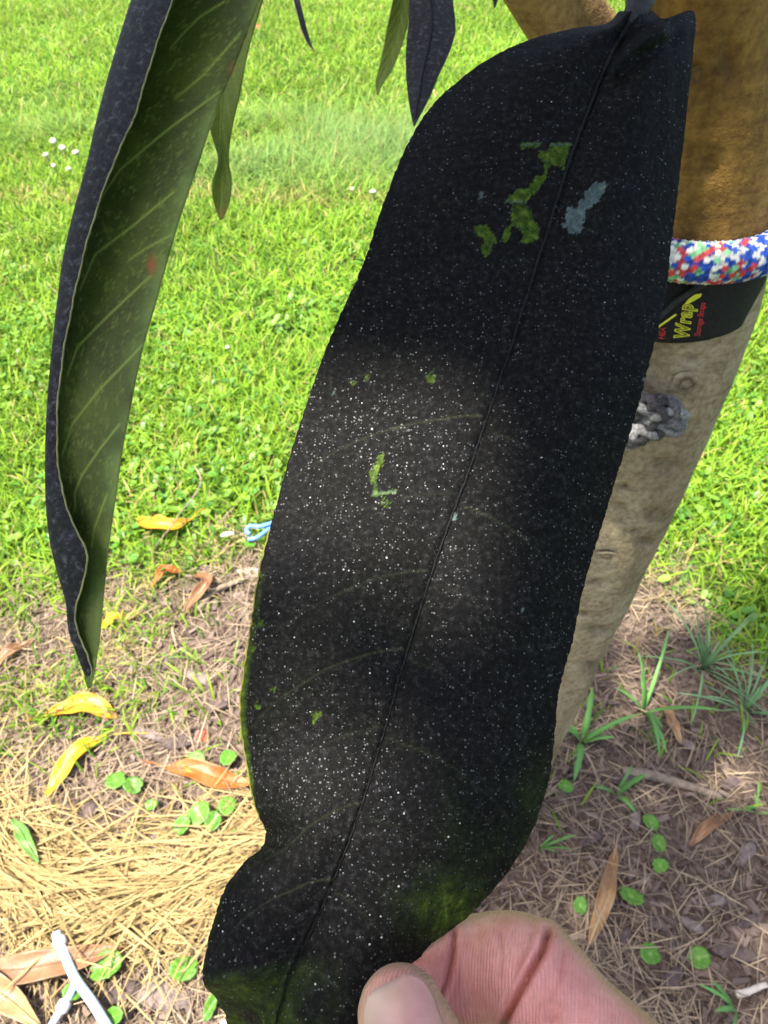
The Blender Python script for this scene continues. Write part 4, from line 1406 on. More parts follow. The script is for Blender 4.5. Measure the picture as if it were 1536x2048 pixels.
INDEX = [(778, 2000, .1540, 7.0), (835, 1978, .1590, 9.2), (900, 1952, .1645, 10.7), (985, 1938, .1640, 11.9), (1048, 1948, .1595, 12.5), (1140, 2058, .1515, 13.1), (1290, 2200, .1430, 13.5), (1430, 2350, .1390, 15.5)]
THUMB = [(803, 2030, .1318, 8.6), (818, 2075, .1308, 9.6), (850, 2160, .1300, 10.2), (905, 2270, .1310, 10.8), (1010, 2430, .1370, 12.5), (1220, 2640, .1480, 17.0), (1480, 2800, .1560, 20.0)]
MIDDLE = [(1000, 2380, .178, 7.5), (1080, 2330, .180, 9.0), (1200, 2290, .178, 10.5), (1330, 2350, .168, 11.5), (1480, 2480, .155, 15.0)]
RING = [(1060, 2530, .192, 7.0), (1140, 2480, .195, 8.8), (1260, 2440, .193, 10.0), (1390, 2490, .182, 11.0), (1530, 2600, .170, 14.5)]
LITTLE = [(1150, 2640, .205, 6.0), (1220, 2600, .207, 7.5), (1320, 2570, .205, 8.5), (1430, 2610, .196, 9.5), (1580, 2710, .186, 13.0)]
PALM = [[(1430, 2350, .138, 15.5), (1600, 2600, .145, 18), (1800, 2900, .155, 23), (2150, 3300, .160, 27), (2600, 3900, .170, 33), (3100, 4500, .180, 38)],
        [(1480, 2480, .155, 15.0), (1640, 2700, .158, 18), (1830, 2950, .162, 22)], [(1530, 2600, .170, 14.5), (1690, 2790, .172, 17), (1850, 2980, .170, 20)],
        [(1580, 2710, .186, 13.0), (1720, 2860, .184, 16), (1860, 3000, .178, 18)], [(1480, 2800, .156, 20), (1650, 2850, .157, 21), (1820, 2950, .160, 22)],
        [(1220, 2640, .148, 17.0), (1430, 2600, .147, 17), (1560, 2560, .147, 17)]]
hv, hf = [], []
off = 0
for ch in [INDEX, THUMB, MIDDLE, RING, LITTLE] + PALM:
    A_ = np.array(ch, float)
    C = ats(A_[:, :2], A_[:, 2])
    R_ = A_[:, 3] / 1000
    kk = np.concatenate([[0], np.cumsum(np.linalg.norm(np.diff(C, axis=0), axis=1))])
    nq = max(14, int(kk[-1] / 0.002))
    qn = np.linspace(0, kk[-1], nq)
    CC = spline_at(C, kk, qn); RR = spline_at(R_, kk, qn)[:, 0]
    # rounded ends
    T_ = np.gradient(CC, axis=0); T_ /= np.linalg.norm(T_, axis=1, keepdims=True)
    e0 = [CC[0] - T_[0] * RR[0] * math.sin(a) for a in np.radians([85, 70, 50, 25])]
    r0 = [RR[0] * math.cos(a) for a in np.radians([85, 70, 50, 25])]
    e1 = [CC[-1] + T_[-1] * RR[-1] * math.sin(a) for a in np.radians([25, 50, 70, 85])]
    r1 = [RR[-1] * math.cos(a) for a in np.radians([25, 50, 70, 85])]
    V, Fc = tube_geo(np.concatenate([e0, CC, e1]), np.concatenate([r0, RR, r1]), 28)
    hv.append(V); hf.append(Fc + off); off += len(V)
hv = np.concatenate(hv); hf = np.concatenate(hf)
tmp = mesh_np('tmp_hand', hv, hf, M_SKIN)
rm = tmp.modifiers.new('r', 'REMESH'); rm.mode = 'VOXEL'; rm.voxel_size = 0.0007; rm.use_smooth_shade = True
sm = tmp.modifiers.new('s', 'SMOOTH'); sm.factor = 0.5; sm.iterations = 14
dg = bpy.context.evaluated_depsgraph_get()
me = bpy.data.meshes.new_from_object(tmp.evaluated_get(dg))
bpy.data.objects.remove(tmp)
nv_ = len(me.vertices)
co = np.empty(nv_ * 3, np.float32); me.vertices.foreach_get('co', co); co = co.reshape(-1, 3).astype(float)
no = np.empty(nv_ * 3, np.float32); me.vertices.foreach_get('normal', no); no = no.reshape(-1, 3).astype(float)
hx, hy, hd = proj(co)
vd = (co - CAMP); vd /= np.linalg.norm(vd, axis=1, keepdims=True)
facing = np.clip(-(no * vd).sum(1), 0, 1)
on_thumb = (hd < 0.1425) & (hx < 960) & (hy < 2330)
on_index = ~on_thumb
red = np.zeros(nv_); tan = np.zeros(nv_); dz = np.zeros(nv_)
CRE = [([(908, 1866), (906, 1910), (897, 1960), (885, 1990)], 5.0, 1.1, 0.9), ([(1098, 1862), (1086, 1900), (1060, 1945), (1030, 2000), (1005, 2050), (990, 2100)], 6.5, 1.9, 0.95),
       ([(1000, 1868), (1004, 1910), (1000, 1950)], 5.0, 0.35, 0.35), ([(1048, 1900), (1035, 1950), (1010, 2010)], 4.5, 0.4, 0.4), ([(1062, 1870), (1056, 1905), (1040, 1935)], 3.5, 0.3, 0.3),
       ([(960, 1850), (962, 1900), (955, 1960)], 4.0, 0.15, 0.15), ([(1130, 1900), (1120, 1960), (1085, 2030)], 4.0, 0.25, 0.2)]
for pl_, w_, dep, rd in CRE:
    d, t_ = seg_dist(hx, hy, pl_)
    e = np.exp(-(d / w_) ** 2) * on_index * (facing > 0.05)
    dz -= dep * 0.001 * e
    dz += dep * 0.00035 * np.exp(-((d - 2.6 * w_) / (1.6 * w_)) ** 2) * on_index
    red = np.maximum(red, rd * np.exp(-(d / (w_ * 1.3)) ** 2) * on_index)
# the finger reddens where it is squeezed, skin is browner where it turns from the lens
red = np.maximum(red, 0.35 * np.exp(-(((hx - 900) / 70) ** 2 + ((hy - 1960) / 60) ** 2)) * on_index)
edge_ = np.clip((0.62 - facing) / 0.5, 0, 1)
tan = np.clip(edge_ * on_index * 0.9 + 0.75 * on_thumb * np.clip((0.8 - facing) / 0.5, 0, 1), 0, 1)
# healed blister on the finger
bd = np.hypot((hx - 1105) / 24, (hy - 2028) / 20)
dz += 0.0005 * np.exp(-(bd - 1) ** 2 / 0.06) * on_index - 0.0003 * np.exp(-bd**2 / 0.3) * on_index
red = np.maximum(red, 0.30 * np.exp(-bd**2) * on_index)
# nail bed: the skin dips where the nail plate sits
nb_x, nb_y = 797, 2012
nd = ((hx - 798) / 76) ** 2 + (np.maximum(0, 2012 - hy) / 66) ** 2
dz -= 0.0009 * np.clip((1.0 - nd) * 3, 0, 1) * on_thumb * (facing > 0.2)
co = co + no * dz[:, None]
hand = empty('hand', hand_pt(1480, 2480, 0.155))
tag(hand, 'bare hand pinching the tip of the sooty leaf between thumb and bent forefinger', 'hand')
offs_ = np.array(hand.location)
me.vertices.foreach_set('co', (co - offs_).astype(np.float32).ravel())
for an, av in (('Red', red), ('Tan', tan)):
    a = me.attributes.new(an, 'FLOAT', 'POINT'); a.data.foreach_set('value', av.astype(np.float32))
me.materials.clear(); me.materials.append(M_SKIN)
me.polygons.foreach_set('use_smooth', np.ones(len(me.polygons), bool))
me.update()
me.name = 'skin'
sk = bpy.data.objects.new('skin', me); link(sk, hand)
# thumb nail: curved plate following the thumb
nu, nvv = 25, 33
PN = np.empty((nu, nvv, 3)); TIP = np.empty((nu, nvv))
tc_ = ats(np.array(THUMB)[:3, :2], np.array(THUMB)[:3, 2])
ax_ = tc_[2] - tc_[0]; ax_ /= np.linalg.norm(ax_)
tow = CAMP - tc_[1]; tow -= ax_ * (tow @ ax_); tow /= np.linalg.norm(tow)
side = np.cross(ax_, tow)
if side @ RGT < 0: side = -side
tow = tow * math.cos(0.03) - side * math.sin(0.03); side = np.cross(ax_, tow)
if side @ RGT < 0: side = -side
for i in range(nu):
    v = i / (nu - 1)
    y_ = -0.0091 + 0.0205 * v
    hw = 0.0068 * min(1.0, math.sqrt(max(0.0, 1 - max(0, (0.34 - v) / 0.36) ** 2.2)) + 0.02)
    for j in range(nvv):
        u_ = -1 + 2 * j / (nvv - 1)
        ang_ = u_ * hw / 0.0080
        Rn = 0.0098
        PN[i, j] = tc_[0] + ax_ * y_ + side * Rn * 0.92 * math.sin(ang_) + tow * ((0.0092 + 0.0006 * v) * math.cos(ang_) * (math.sqrt(1 - (y_ / 0.0128) ** 2) if y_ < 0 else 1.0) + 0.0004)
        TIP[i, j] = min(1, max(0, (0.36 - 0.22 * u_ - v) / 0.45)) + 0.25 * (abs(u_) > 0.9)
PN = PN + tow * 0.0
nail = shell('thumb_nail', PN, 0.0006, [M_NAIL, M_NAIL, M_NAIL], hand, {'Tip': TIP.reshape(-1, 1)}, toward=CAMP)
# ------------------------------------------------------------------ fallen leaves and small things on the ground
YEL = m_fallen('yellow_leaf', (0.48, 0.25, 0.01), (0.56, 0.38, 0.012), (0.52, 0.42, 0.03))
YORG = m_fallen('amber_leaf', (0.42, 0.14, 0.012), (0.58, 0.29, 0.012), (0.58, 0.38, 0.03))
ORG = m_fallen('orange_leaf', (0.24, 0.06, 0.01), (0.40, 0.125, 0.02), (0.42, 0.19, 0.07))
BRN = m_fallen('brown_leaf', (0.14, 0.065, 0.03), (0.25, 0.13, 0.06), (0.34, 0.20, 0.11))
TANL = m_fallen('tan_leaf', (0.22, 0.11, 0.045), (0.36, 0.21, 0.09), (0.44, 0.30, 0.16))
GRN = m_fallen('green_fallen', (0.07, 0.17, 0.03), (0.12, 0.26, 0.05), (0.20, 0.33, 0.09))


def fallen(pts, w_px, m, label, curl=0.25, arch=0.006, lift=0.007, pet_px=None, group=None):
    """pts: photo pixels of the midrib from tip to stalk on the ground"""
    G_ = np.array([gnd(x, y, 0.0) for x, y in pts])
    C = spline(G_, 40)
    u_ = np.linspace(0, 1, 40)
    C[:, 2] = gz(C) + lift + arch * np.sin(np.pi * u_ * 1.0) + 0.0025 * np.sin(u_ * 9 + pts[0][0])
    sc_ = ((C[20] - CAMP) @ FWD) / F
    W_ = w_px * sc_
    T_ = np.gradient(C, axis=0); T_ /= np.linalg.norm(T_, axis=1, keepdims=True)
    S_ = np.cross(T_, np.array([0, 0, 1.0])); S_ /= np.linalg.norm(S_, axis=1, keepdims=True)
    prof = np.sin(np.pi * np.clip(u_ * 0.97 + 0.015, 0, 1)) ** 0.75 * (1 - 0.25 * u_)
    nc = 13
    v_ = np.linspace(-1, 1, nc)
    P = np.empty((40, nc, 3))
    for j, v in enumerate(v_):
        P[:, j] = C + S_ * (prof * W_ / 2 * v * (1 - 0.15 * abs(v) * curl))[:, None]
        P[:, j, 2] += prof * W_ * (curl * v * v * 0.6) + 0.0018 * np.sin(u_ * 17 + v * 2 + pts[0][1]) * abs(v)
    o = empty('fallen_leaf', C[20])
    tag(o, label, 'fallen leaf', group)
    bl_ = shell('blade', P, 0.0006, [m, m, m], o, None, toward=C[20] + np.array([0, 0, 1]))
    tube('midrib', C[1:] + np.array([0, 0, 0.0008]), np.linspace(0.0005, 0.0013, 39), m, bl_, 6)
    if pet_px:
        g2 = gnd(*pet_px); g2[2] = gz(g2[None])[0] + lift * 0.8
        tube('stalk', spline([C[-2], (C[-1] + g2) / 2 + np.array([0, 0, 0.003]), g2], 10), np.linspace(0.0013, 0.001, 10), m, o, 6)


fallen([(280, 1052), (310, 1070), (350, 1074), (390, 1058)], 44, YORG, 'bright amber leaf lying in the green grass near the blue plastic', 0.55, 0.008, 0.022, (414, 1034))
fallen([(237, 1442), (190, 1422), (140, 1424), (92, 1437)], 50, YORG, 'amber leaf with a brown end lying just above the slim yellow leaf', 0.35, 0.008, 0.010, (45, 1445))
fallen([(97, 1600), (130, 1552), (170, 1507), (222, 1474)], 42, YEL, 'slim yellow leaf with its stalk, lying beside the straw', 0.3, 0.006, 0.010, (300, 1474))
fallen([(505, 1577), (450, 1574), (395, 1556), (330, 1540)], 52, ORG, 'orange-brown leaf lying above the cluster of round green leaves', 0.4, 0.008, 0.010, (288, 1528))
fallen([(368, 1152), (335, 1154), (302, 1178)], 22, ORG, 'small curled orange leaf at the lawn edge', 0.6, 0.012, 0.012)
fallen([(372, 1235), (398, 1205), (420, 1182), (388, 1158)], 30, BRN, 'curled brown leaf lying against the dead root at the lawn edge', 0.6, 0.012, 0.012)
fallen([(203, 1258), (228, 1240), (250, 1234)], 26, YEL, 'small yellow leaf behind the tip of the rolled leaf', 0.3, 0.005, 0.012, (268, 1230))
fallen([(-40, 1945), (60, 1950), (140, 1935), (255, 1902)], 66, BRN, 'large brown leaf lying under the pale cord', 0.25, 0.008, 0.020)
fallen([(-70, 1930), (-10, 1975), (45, 2015), (100, 2062)], 62, TANL, 'smooth tan leaf beside the pale cord fork', 0.3, 0.006, 0.022)
fallen([(1172, 1895), (1190, 1845), (1207, 1780), (1228, 1700)], 38, TANL, 'long tan leaf standing in the mulch beside the hand', 0.5, 0.006, 0.010)
fallen([(1326, 1408), (1345, 1445), (1362, 1486)], 26, TANL, 'small straight tan leaf in the mulch below the broad grass weeds', 0.3, 0.004, 0.008)
fallen([(40, 1652), (66, 1692), (90, 1738)], 30, GRN, 'narrow green leaf lying on the straw', 0.3, 0.006, 0.026)
fallen([(-15, 1345), (30, 1312), (72, 1288)], 30, BRN, 'dull brown leaf on bare mulch at the lawn edge', 0.4, 0.006, 0.010)
fallen([(1380, 1690), (1420, 1650), (1470, 1625)], 26, BRN, 'small dry brown leaf among twigs on the mulch', 0.5, 0.006, 0.008)
fallen([(518, 82), (522, 72)], 9, ORG, 'tiny orange leaf far out on the bright lawn', 0.2, 0.0, 0.06)


# pennywort: round green leaves on short stalks
def herb_disc(o, c, r, tilt_az, tilt, colr, sq=1.0):
    nrg, nth = 5, 22
    V = [c - np.array([0, 0, r * 0.18])]
    for i in range(1, nrg + 1):
        for k in range(nth):
            a = 2 * math.pi * k / nth
            rr_l = r * i / nrg * (1 + 0.05 * math.cos(9 * a) * (i == nrg)) * (1 - 0.25 * math.exp(-((a - math.pi) / 0.25) ** 2) * (i / nrg))
            x, y = rr_l * math.cos(a), rr_l * math.sin(a) * sq
            z = -0.22 * r * (1 - i / nrg) ** 1.2 + 0.12 * r * math.sin(2 * a + r * 900) * (i / nrg)
            xr = x * math.cos(tilt_az) - y * math.sin(tilt_az); yr = x * math.sin(tilt_az) + y * math.cos(tilt_az)
            V.append(c + np.array([xr, yr, z + tilt * x]))
    V = np.array(V)
    Fc = [[0, 1 + k, 1 + (k + 1) % nth] for k in range(nth)]
    for i in range(nrg - 1):
        for k in range(nth):
            a = 1 + i * nth + k; b_ = 1 + i * nth + (k + 1) % nth
            Fc += [[a, a + nth, b_ + nth], [a, b_ + nth, b_]]
    n0 = len(V)
    V2 = V - np.array([0, 0, 0.0007])
    F2 = [[x + n0 for x in f_[::-1]] for f_ in Fc]
    ri = 1 + (nrg - 1) * nth
    for k in range(nth):
        a, b_ = ri + k, ri + (k + 1) % nth
        Fc += [[a, a + n0, b_ + n0], [a, b_ + n0, b_]]
    cl = np.tile(np.array(colr), (n0, 1)); cl[0] = (0.30, 0.42, 0.14)
    cl[1:1 + nth] *= 1.25
    for i_ in range(1, nrg):
        cl[1 + i_ * nth:1 + (i_ + 1) * nth] *= (1 + 0.16 * np.cos(np.arange(nth) * 2 * np.pi * 9 / nth) + rng.normal(0, 0.10, nth))[:, None]
    cl = np.clip(cl, 0, 1)
    mesh_np('leaf', np.concatenate([V, V2]), np.array(Fc + F2), M_HERB, o, True, None, {'Col': np.concatenate([cl, cl])})


def pennywort(px, py, d_px, label, group=None, sq=1.0, leaves=1):
    g = gnd(px, py, 0.02); z0 = gz(g[None])[0]
    o = empty('pennywort', (g[0], g[1] + 0.004, z0))
    tag(o, label, 'weed', group)
    s = ((g - CAMP) @ FWD) / F
    r = d_px / 2 * s
    hgt = z0 + rng.uniform(0.016, 0.026)
    c = np.array([g[0], g[1], hgt])
    cr_ = np.array([0.095, 0.24, 0.026]) * rng.uniform(0.85, 1.2)
    herb_disc(o, c, r, rng.uniform(0, 6.28), rng.uniform(0.05, 0.3), cr_, sq)
    tube('stalk', spline([np.array([g[0], g[1] + 0.004, z0 - 0.003]), np.array([g[0], g[1] + 0.003, z0 + 0.006]), c - np.array([0, 0, r * 0.18])], 8), 0.0009, M_STALK, o, 6)


M_STALK = simple('green_stalk', (0.13, 0.22, 0.04), 0.5, 0.2, 100)
gA = 'round green leaves clustered below the orange leaf'
for (x, y, d) in ((390, 1525, 50), (458, 1518, 38), (398, 1630, 50), (428, 1646, 40), (365, 1653, 38), (455, 1612, 42), (460, 1662, 30)):
    pennywort(x, y, d, 'round-leaved green weed clustered round the orange-brown leaf', gA, 0.85)
gB = 'pair of round green leaves under the slim yellow leaf'
for (x, y, d) in ((230, 1560, 44), (268, 1572, 42)):
    pennywort(x, y, d, 'one of two touching round-leaved green weeds below the slim yellow leaf', gB, 0.8)
pennywort(302, 1608, 28, 'tiny round green weed between the slim yellow leaf and the orange-brown leaf', None, 0.8)
pennywort(212, 1932, 68, 'largest round green weed, just right of the pale cord on the brown leaf', None, 0.75)
pennywort(368, 1936, 58, 'round green weed below the straw between the pale cord and the held leaf', None, 0.75)
pennywort(150, 1985, 42, 'round green weed tucked under the fork of the pale cord', None, 0.75)
pennywort(226, 2036, 46, 'round green weed touching the thick end of the pale cord', None, 0.75)
pennywort(420, 2016, 50, 'narrow green weed next to the torn white paper scrap', None, 0.45)
gD = 'column of three round green leaves on the mulch'
for (x, y, d) in ((1307, 1640, 36), (1318, 1686, 35), (1322, 1728, 33)):
    pennywort(x, y, d, 'one of three round green weeds in a row on bare mulch below the twig', gD, 0.8)
pennywort(1258, 1796, 48, 'tilted round green weed just beyond the long tan leaf', None, 0.6)
pennywort(1158, 1815, 32, 'small round green weed between the long tan leaf and the held leaf', None, 0.85)
gE = 'pair of round green leaves on bare mulch beside the hand'
for (x, y, d) in ((1298, 1910, 42), (1400, 1914, 44)):
    pennywort(x, y, d, 'one of two round green weeds on bare mulch beside the bent finger', gE, 0.9)
pennywort(1130, 1576, 32, 'small pale green weed below the broad grass weed at the trunk foot', None, 0.8)


# broad grass weeds in the bed
def weed(px, py, n_b, len_px, w_px, label, spread=1.0, colr=(0.12, 0.28, 0.07)):
    g = gnd(px, py, 0.0); g[2] = gz(g[None])[0] - 0.003
    o = empty('grass_weed', g)
    tag(o, label, 'grass weed')
    s = ((g - CAMP) @ FWD) / F
    for k in range(n_b):
        az = rng.uniform(0, 6.28)
        L_ = len_px * s * rng.uniform(0.4, 1.45); W_ = w_px * 0.72 * s * rng.uniform(0.6, 1.2)
        ln0 = rng.uniform(0.05, 0.75) * spread; dp = rng.uniform(0.2, 1.5)
        m_ = 12
        p = g.copy(); pts = []
        ux = np.array([math.cos(az), math.sin(az), 0]); sx_ = np.array([-math.sin(az), math.cos(az), 0])
        for i in range(m_):
            u_ = i / (m_ - 1)
            a_ = ln0 + dp * u_
            wv = W_ / 2 * (0.55 + 0.45 * math.sin(math.pi * min(1, u_ * 1.4)) if u_ < 0.7 else 0.999 * max(0.02, (1 - u_) / 0.3) ** 0.7)
            pts.append([p - sx_ * wv + np.array([0, 0, wv * 0.35]), p.copy(), p + sx_ * wv + np.array([0, 0, wv * 0.35])])
            p = p + L_ / (m_ - 1) * (ux * math.sin(a_) + np.array([0, 0, 1]) * math.cos(a_))
        G_ = np.array(pts)
        cl = np.tile(np.array(colr) * rng.uniform(0.8, 1.25), (m_ * 3, 1)); cl[1::3] *= 1.3
        shell('grass_blade', G_, 0.0003, [M_HERB, M_HERB, M_HERB], o, {'Col': cl})


weed(1165, 1482, 9, 125, 17, 'broad-bladed grass weed at the foot of the trunk', 1.1)
weed(1288, 1420, 9, 165, 14, 'tall broad-bladed grass weed standing right of the trunk foot', 0.7)
weed(1232, 1590, 4, 85, 16, 'small upright grass weed above the grey twig', 0.8)
weed(1075, 1700, 5, 70, 10, 'grass weed half hidden by the edge of the held leaf', 1.0)
weed(1410, 1330, 30, 120, 6, 'fine feathery grass weed spreading at the lawn edge', 1.3, (0.15, 0.29, 0.12))
weed(1490, 1420, 28, 120, 6, 'fine blue-green grass weed spreading over the mulch edge', 1.4, (0.15, 0.29, 0.13))
weed(1465, 2020, 4, 90, 15, 'light green grass weed at the bare mulch corner', 0.8)
weed(1520, 1620, 5, 60, 10, 'pale tufted grass weed on mulch beyond the twig', 1.2)
weed(400, 1330, 5, 70, 7, 'thin green grass tuft on bare mulch below the brown leaf', 0.7, (0.17, 0.27, 0.05))
weed(470, 1330, 4, 60, 7, 'thin green grass tuft beside the held leaf margin', 0.7, (0.17, 0.27, 0.05))


def stick(pts, r0, r1, name, label, cat, m, lift=0.006):
    C = spline(np.array([gnd(x, y) for x, y in pts]), 26)
    C[:, 2] = gz(C) + lift
    V, Fc = tube_geo(C, np.linspace(r0, r1, 26), 12)
    V = V + (0.12 * r0) * np.stack([nz(V, 300, 2, 3), nz(V, 300, 2, 4), nz(V, 300, 2, 5)], -1)
    o = mesh_np(name, V, Fc, m, None, True, None, None, origin=C[13])
    tag(o, label, cat)
    return C


stick([(1248, 1545), (1300, 1548), (1370, 1564), (1445, 1592)], 0.008, 0.005, 'twig', 'grey-brown dead twig lying on the mulch right of the trunk', 'twig', M_TWIG)
stick([(398, 1222), (430, 1190), (480, 1170), (530, 1158)], 0.006, 0.004, 'dead_root', 'pale brown dead root end on the mulch edge by the held leaf', 'root', M_TWIG, 0.010)  # tapered stick standing in for the edge of the soil mound
stick([(1470, 1990), (1500, 1982), (1530, 1970)], 0.004, 0.003, 'twig', 'short pale split twig lying near the light green grass weed', 'twig', M_STONE)
stick([(400, 970), (412, 1000), (360, 1075), (322, 1120)], 0.0016, 0.001, 'dry_stalk', 'thin dry stalk lying across the amber leaf in the grass', 'dry stalk', M_TWIG, 0.045)


def lump(px, py, rx, ry, name, label, cat, m, hgt=0.6, z=0.004):
    g = gnd(px, py, z); s = ((g - CAMP) @ FWD) / F
    bm_ = bmesh.new(); bmesh.ops.create_icosphere(bm_, subdivisions=3, radius=1.0)
    V = np.array([v.co[:] for v in bm_.verts]); Fc = [[w.index for w in f_.verts] for f_ in bm_.faces]; bm_.free()
    V = V * (1 + 0.16 * nz(V + px, 2.2, 2, 7))[:, None]
    V = V * np.array([rx * s, ry * s, min(rx, ry) * s * hgt])
    g[2] = gz(g[None])[0] + min(rx, ry) * s * hgt * 0.55
    o = mesh_np(name, V + g, Fc, m, None, True, None, None, origin=g)
    tag(o, label, cat)


lump(500, 1144, 26, 9, 'stone', 'smooth pale stone at the lawn edge touching the held leaf outline', 'stone', M_STONE, 0.7)
lump(406, 1478, 15, 13, 'bark_chip', 'red-brown bark chip lying on the pale mulch', 'bark chip', simple('red_bark', (0.24, 0.06, 0.03), 0.7, 0.3, 120, 0.5, 0.002), 0.5)
lump(1352, 1245, 16, 9, 'soil_clod', 'light dry soil clod at the lawn edge right of the trunk', 'clod', M_TWIG, 0.6)

# white clover heads far out on the lawn
gw = 'white flower heads in the lawn'
M_PETAL = simple('petals', (0.42, 0.46, 0.34), 0.7, 0.3, 300)
for (x, y, r) in ((107, 283, 9), (126, 296, 9), (152, 305, 8), (92, 310, 7), (746, 384, 8), (705, 378, 5), (108, 332, 6), (138, 338, 6), (455, 695, 6), (180, 365, 6)):
    g = gnd(x, y, 0.05); s = ((g - CAMP) @ FWD) / F
    z0 = gz(g[None])[0]
    o = empty('white_flower', (g[0], g[1], z0))
    tag(o, 'small round white flower head standing in the lawn grass', 'flower', gw)
    bm_ = bmesh.new(); bmesh.ops.create_icosphere(bm_, subdivisions=2, radius=1.0)
    V = np.array([v.co[:] for v in bm_.verts]); Fc = [[w.index for w in f_.verts] for f_ in bm_.faces]; bm_.free()
    V = V * (1 + 0.30 * nz(V + x, 6, 2, 7))[:, None] * r * 0.8 * s
    mesh_np('flower_head', V * np.array([1, 1, 0.8]) + g, Fc, M_PETAL, o)
    tube('stalk', np.array([[g[0], g[1], z0 - 0.004], [g[0] + 0.002, g[1], 0.025], g]), 0.0012, M_STALK, o, 6)

# pale cord with a fork and knots at the edge of the straw
cord = empty('pale_cord', gnd(150, 1965, 0.012))
tag(cord, 'pale blue-white forked plastic cord lying over the brown leaf', 'cord')


def gz3(px, py, z): g = gnd(px, py, z); return g


c1_ = spline(np.array([gz3(112, 1866, .030), gz3(128, 1905, .030), (gz3(150, 1955, .030)), gz3(185, 2005, .030), gz3(228, 2075, .030)]), 40)
mc = tube('main_cord', c1_, 0.0052, M_CORD, cord, 12)
c2_ = spline(np.array([gz3(153, 1960, .028), gz3(140, 1990, .027), gz3(122, 2020, .026), gz3(88, 2075, .026)]), 30)
bc = tube('branch_cord', c2_, 0.0042, M_CORD, cord, 12)
for (x, y, z, r) in ((120, 1885, .030, .0075), (127, 2012, .027, .0072)):
    g = gnd(x, y, z)
    dirn = (c1_[8] - c1_[2]) if y < 1900 else (c2_[18] - c2_[10]); dirn /= np.linalg.norm(dirn)
    tube('knot', np.array([g + dirn * k * r * 0.9 for k in (-1, -0.6, 0, 0.6, 1)]), np.array([0.6, 1.0, 1.05, 1.0, 0.6]) * r, M_WHITE, mc if y < 1900 else bc, 12)
g = gnd(120, 1890); 
# small blue loop of plastic and a white scrap in the grass
bl = empty('blue_plastic_loop', gnd(520, 1062, 0.03))
tag(bl, 'bent loop of light blue plastic lying in the grass beside the held leaf', 'plastic')
for pts, nm in (([(548, 1045, .046), (520, 1053, .046), (497, 1054, .043), (493, 1063, .041), (500, 1068, .040)], 'upper_arm'), ([(548, 1050, .040), (528, 1065, .038), (510, 1077, .036), (496, 1079, .034)], 'lower_arm')):
    C = spline(np.array([gnd(*p) for p in pts]), 24)
    tube(nm, C, 0.0038, M_BLUE, bl, 10)
sc1 = spline(np.array([gnd(442, 1072, .034), gnd(455, 1068, .036), gnd(468, 1068, .034)]), 10)
o = tube('white_scrap', sc1, np.array([.002, .0034, .004, .004, .0042, .004, .0042, .004, .003, .002]), M_WHITE, None, 10, origin=sc1[5])
tag(o, 'white plastic scrap lying in grass next to the blue plastic loop', 'scrap')
# torn white label under the pinched corner of the leaf
lb = np.empty((6, 9, 3))
for i in range(6):
    for j in range(9):
        g = gnd(440 + 9 * j, 2040 + 12 * i, 0.03)
        lb[i, j] = g + np.array([0, 0, 0.002 * math.sin(j * 0.9) + 0.001 * math.sin(i + j)])
o = shell('paper_scrap', lb, 0.0004, [M_WHITE, M_WHITE, M_WHITE], None, None, toward=CAMP, origin=lb[3, 4])
tag(o, 'torn white paper scrap on the mulch below the pinched leaf corner', 'paper')

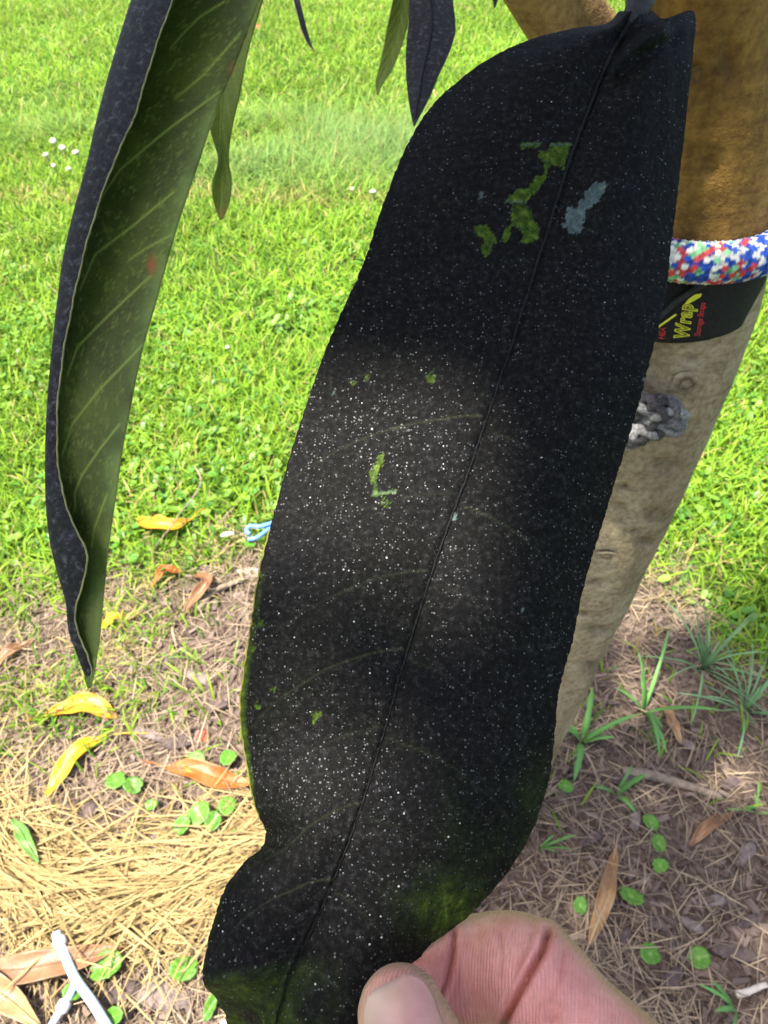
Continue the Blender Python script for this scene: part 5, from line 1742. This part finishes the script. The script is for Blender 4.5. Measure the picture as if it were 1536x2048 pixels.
# larger pieces of bark lying on the mulch
M_BARKP = simple('mulch_bark', (0.105, 0.075, 0.068), 0.85, 0.45, 160, 0.9, 0.003)
M_BARKQ = simple('mulch_bark_pale', (0.21, 0.165, 0.145), 0.9, 0.4, 160, 0.9, 0.003)
big = [(360, 1490, 60, 24, 0.2), (300, 1470, 70, 20, -0.3), (250, 1395, 50, 18, 0.5), (440, 1420, 46, 18, 0.3), (400, 1360, 60, 22, -0.4), (330, 1330, 44, 20, 0.9),
       (170, 1630, 70, 24, 1.0), (320, 1990, 130, 46, -0.1), (240, 1985, 80, 34, 0.3), (420, 1880, 50, 20, 0.6), (1270, 1640, 40, 20, 1.2), (1250, 1560, 50, 22, 0.1),
       (1300, 1845, 60, 22, -0.3), (1430, 1800, 56, 20, 0.1), (1340, 1960, 60, 24, 0.6), (1470, 1905, 90, 28, -0.2), (1500, 1700, 60, 20, 0.7), (1420, 1510, 50, 22, 1.3),
       (1465, 1560, 44, 20, 0.4), (1380, 1480, 40, 16, -0.8), (1180, 1680, 50, 20, 0.4), (1245, 1880, 46, 18, 0.8), (1385, 1850, 46, 18, -0.6), (1500, 1840, 50, 18, 0.3), (60, 1560, 60, 22, -0.5)]
for k, (x, y, l_, w_, an) in enumerate(big):
    g = gnd(x, y, 0.006); s_g = ((g - CAMP) @ FWD) / F
    g[2] = gz(g[None])[0] + 0.006
    bm_ = bmesh.new(); bmesh.ops.create_cube(bm_, size=2.0); bmesh.ops.subdivide_edges(bm_, edges=bm_.edges, cuts=2, use_grid_fill=True)
    V = np.array([v.co[:] for v in bm_.verts]); Fc = [[q_.index for q_ in f_.verts] for f_ in bm_.faces]; bm_.free()
    e = 1 - 0.22 * (np.abs(V[:, 0]) ** 2) * (np.abs(V[:, 1]) ** 2)
    V = V * e[:, None] + 0.16 * np.stack([nz(V + k, 1.6, 2, 3), nz(V + k, 1.9, 2, 4), 1.6 * nz(V + k, 1.7, 2, 5)], -1)
    V = V * np.array([l_ / 2, w_ / 2, w_ * 0.2]) * s_g
    V[:, 2] += 0.0015 * np.sin(V[:, 0] * 200)
    c_, s__ = math.cos(an), math.sin(an)
    V = np.stack([V[:, 0] * c_ - V[:, 1] * s__, V[:, 0] * s__ + V[:, 1] * c_, V[:, 2]], -1)
    o = mesh_np('bark_piece', V + g, Fc, M_BARKQ if k % 3 == 1 else M_BARKP, None, True, None, None, origin=g)
    tone = 'pale grey' if k % 3 == 1 else 'dark brown'
    where = 'near the straw and yellow leaves' if x < 600 else 'beyond the hand and trunk'
    tag(o, f'{tone} piece of bark lying on the mulch {where}', 'bark', f'{tone} bark pieces {where}')
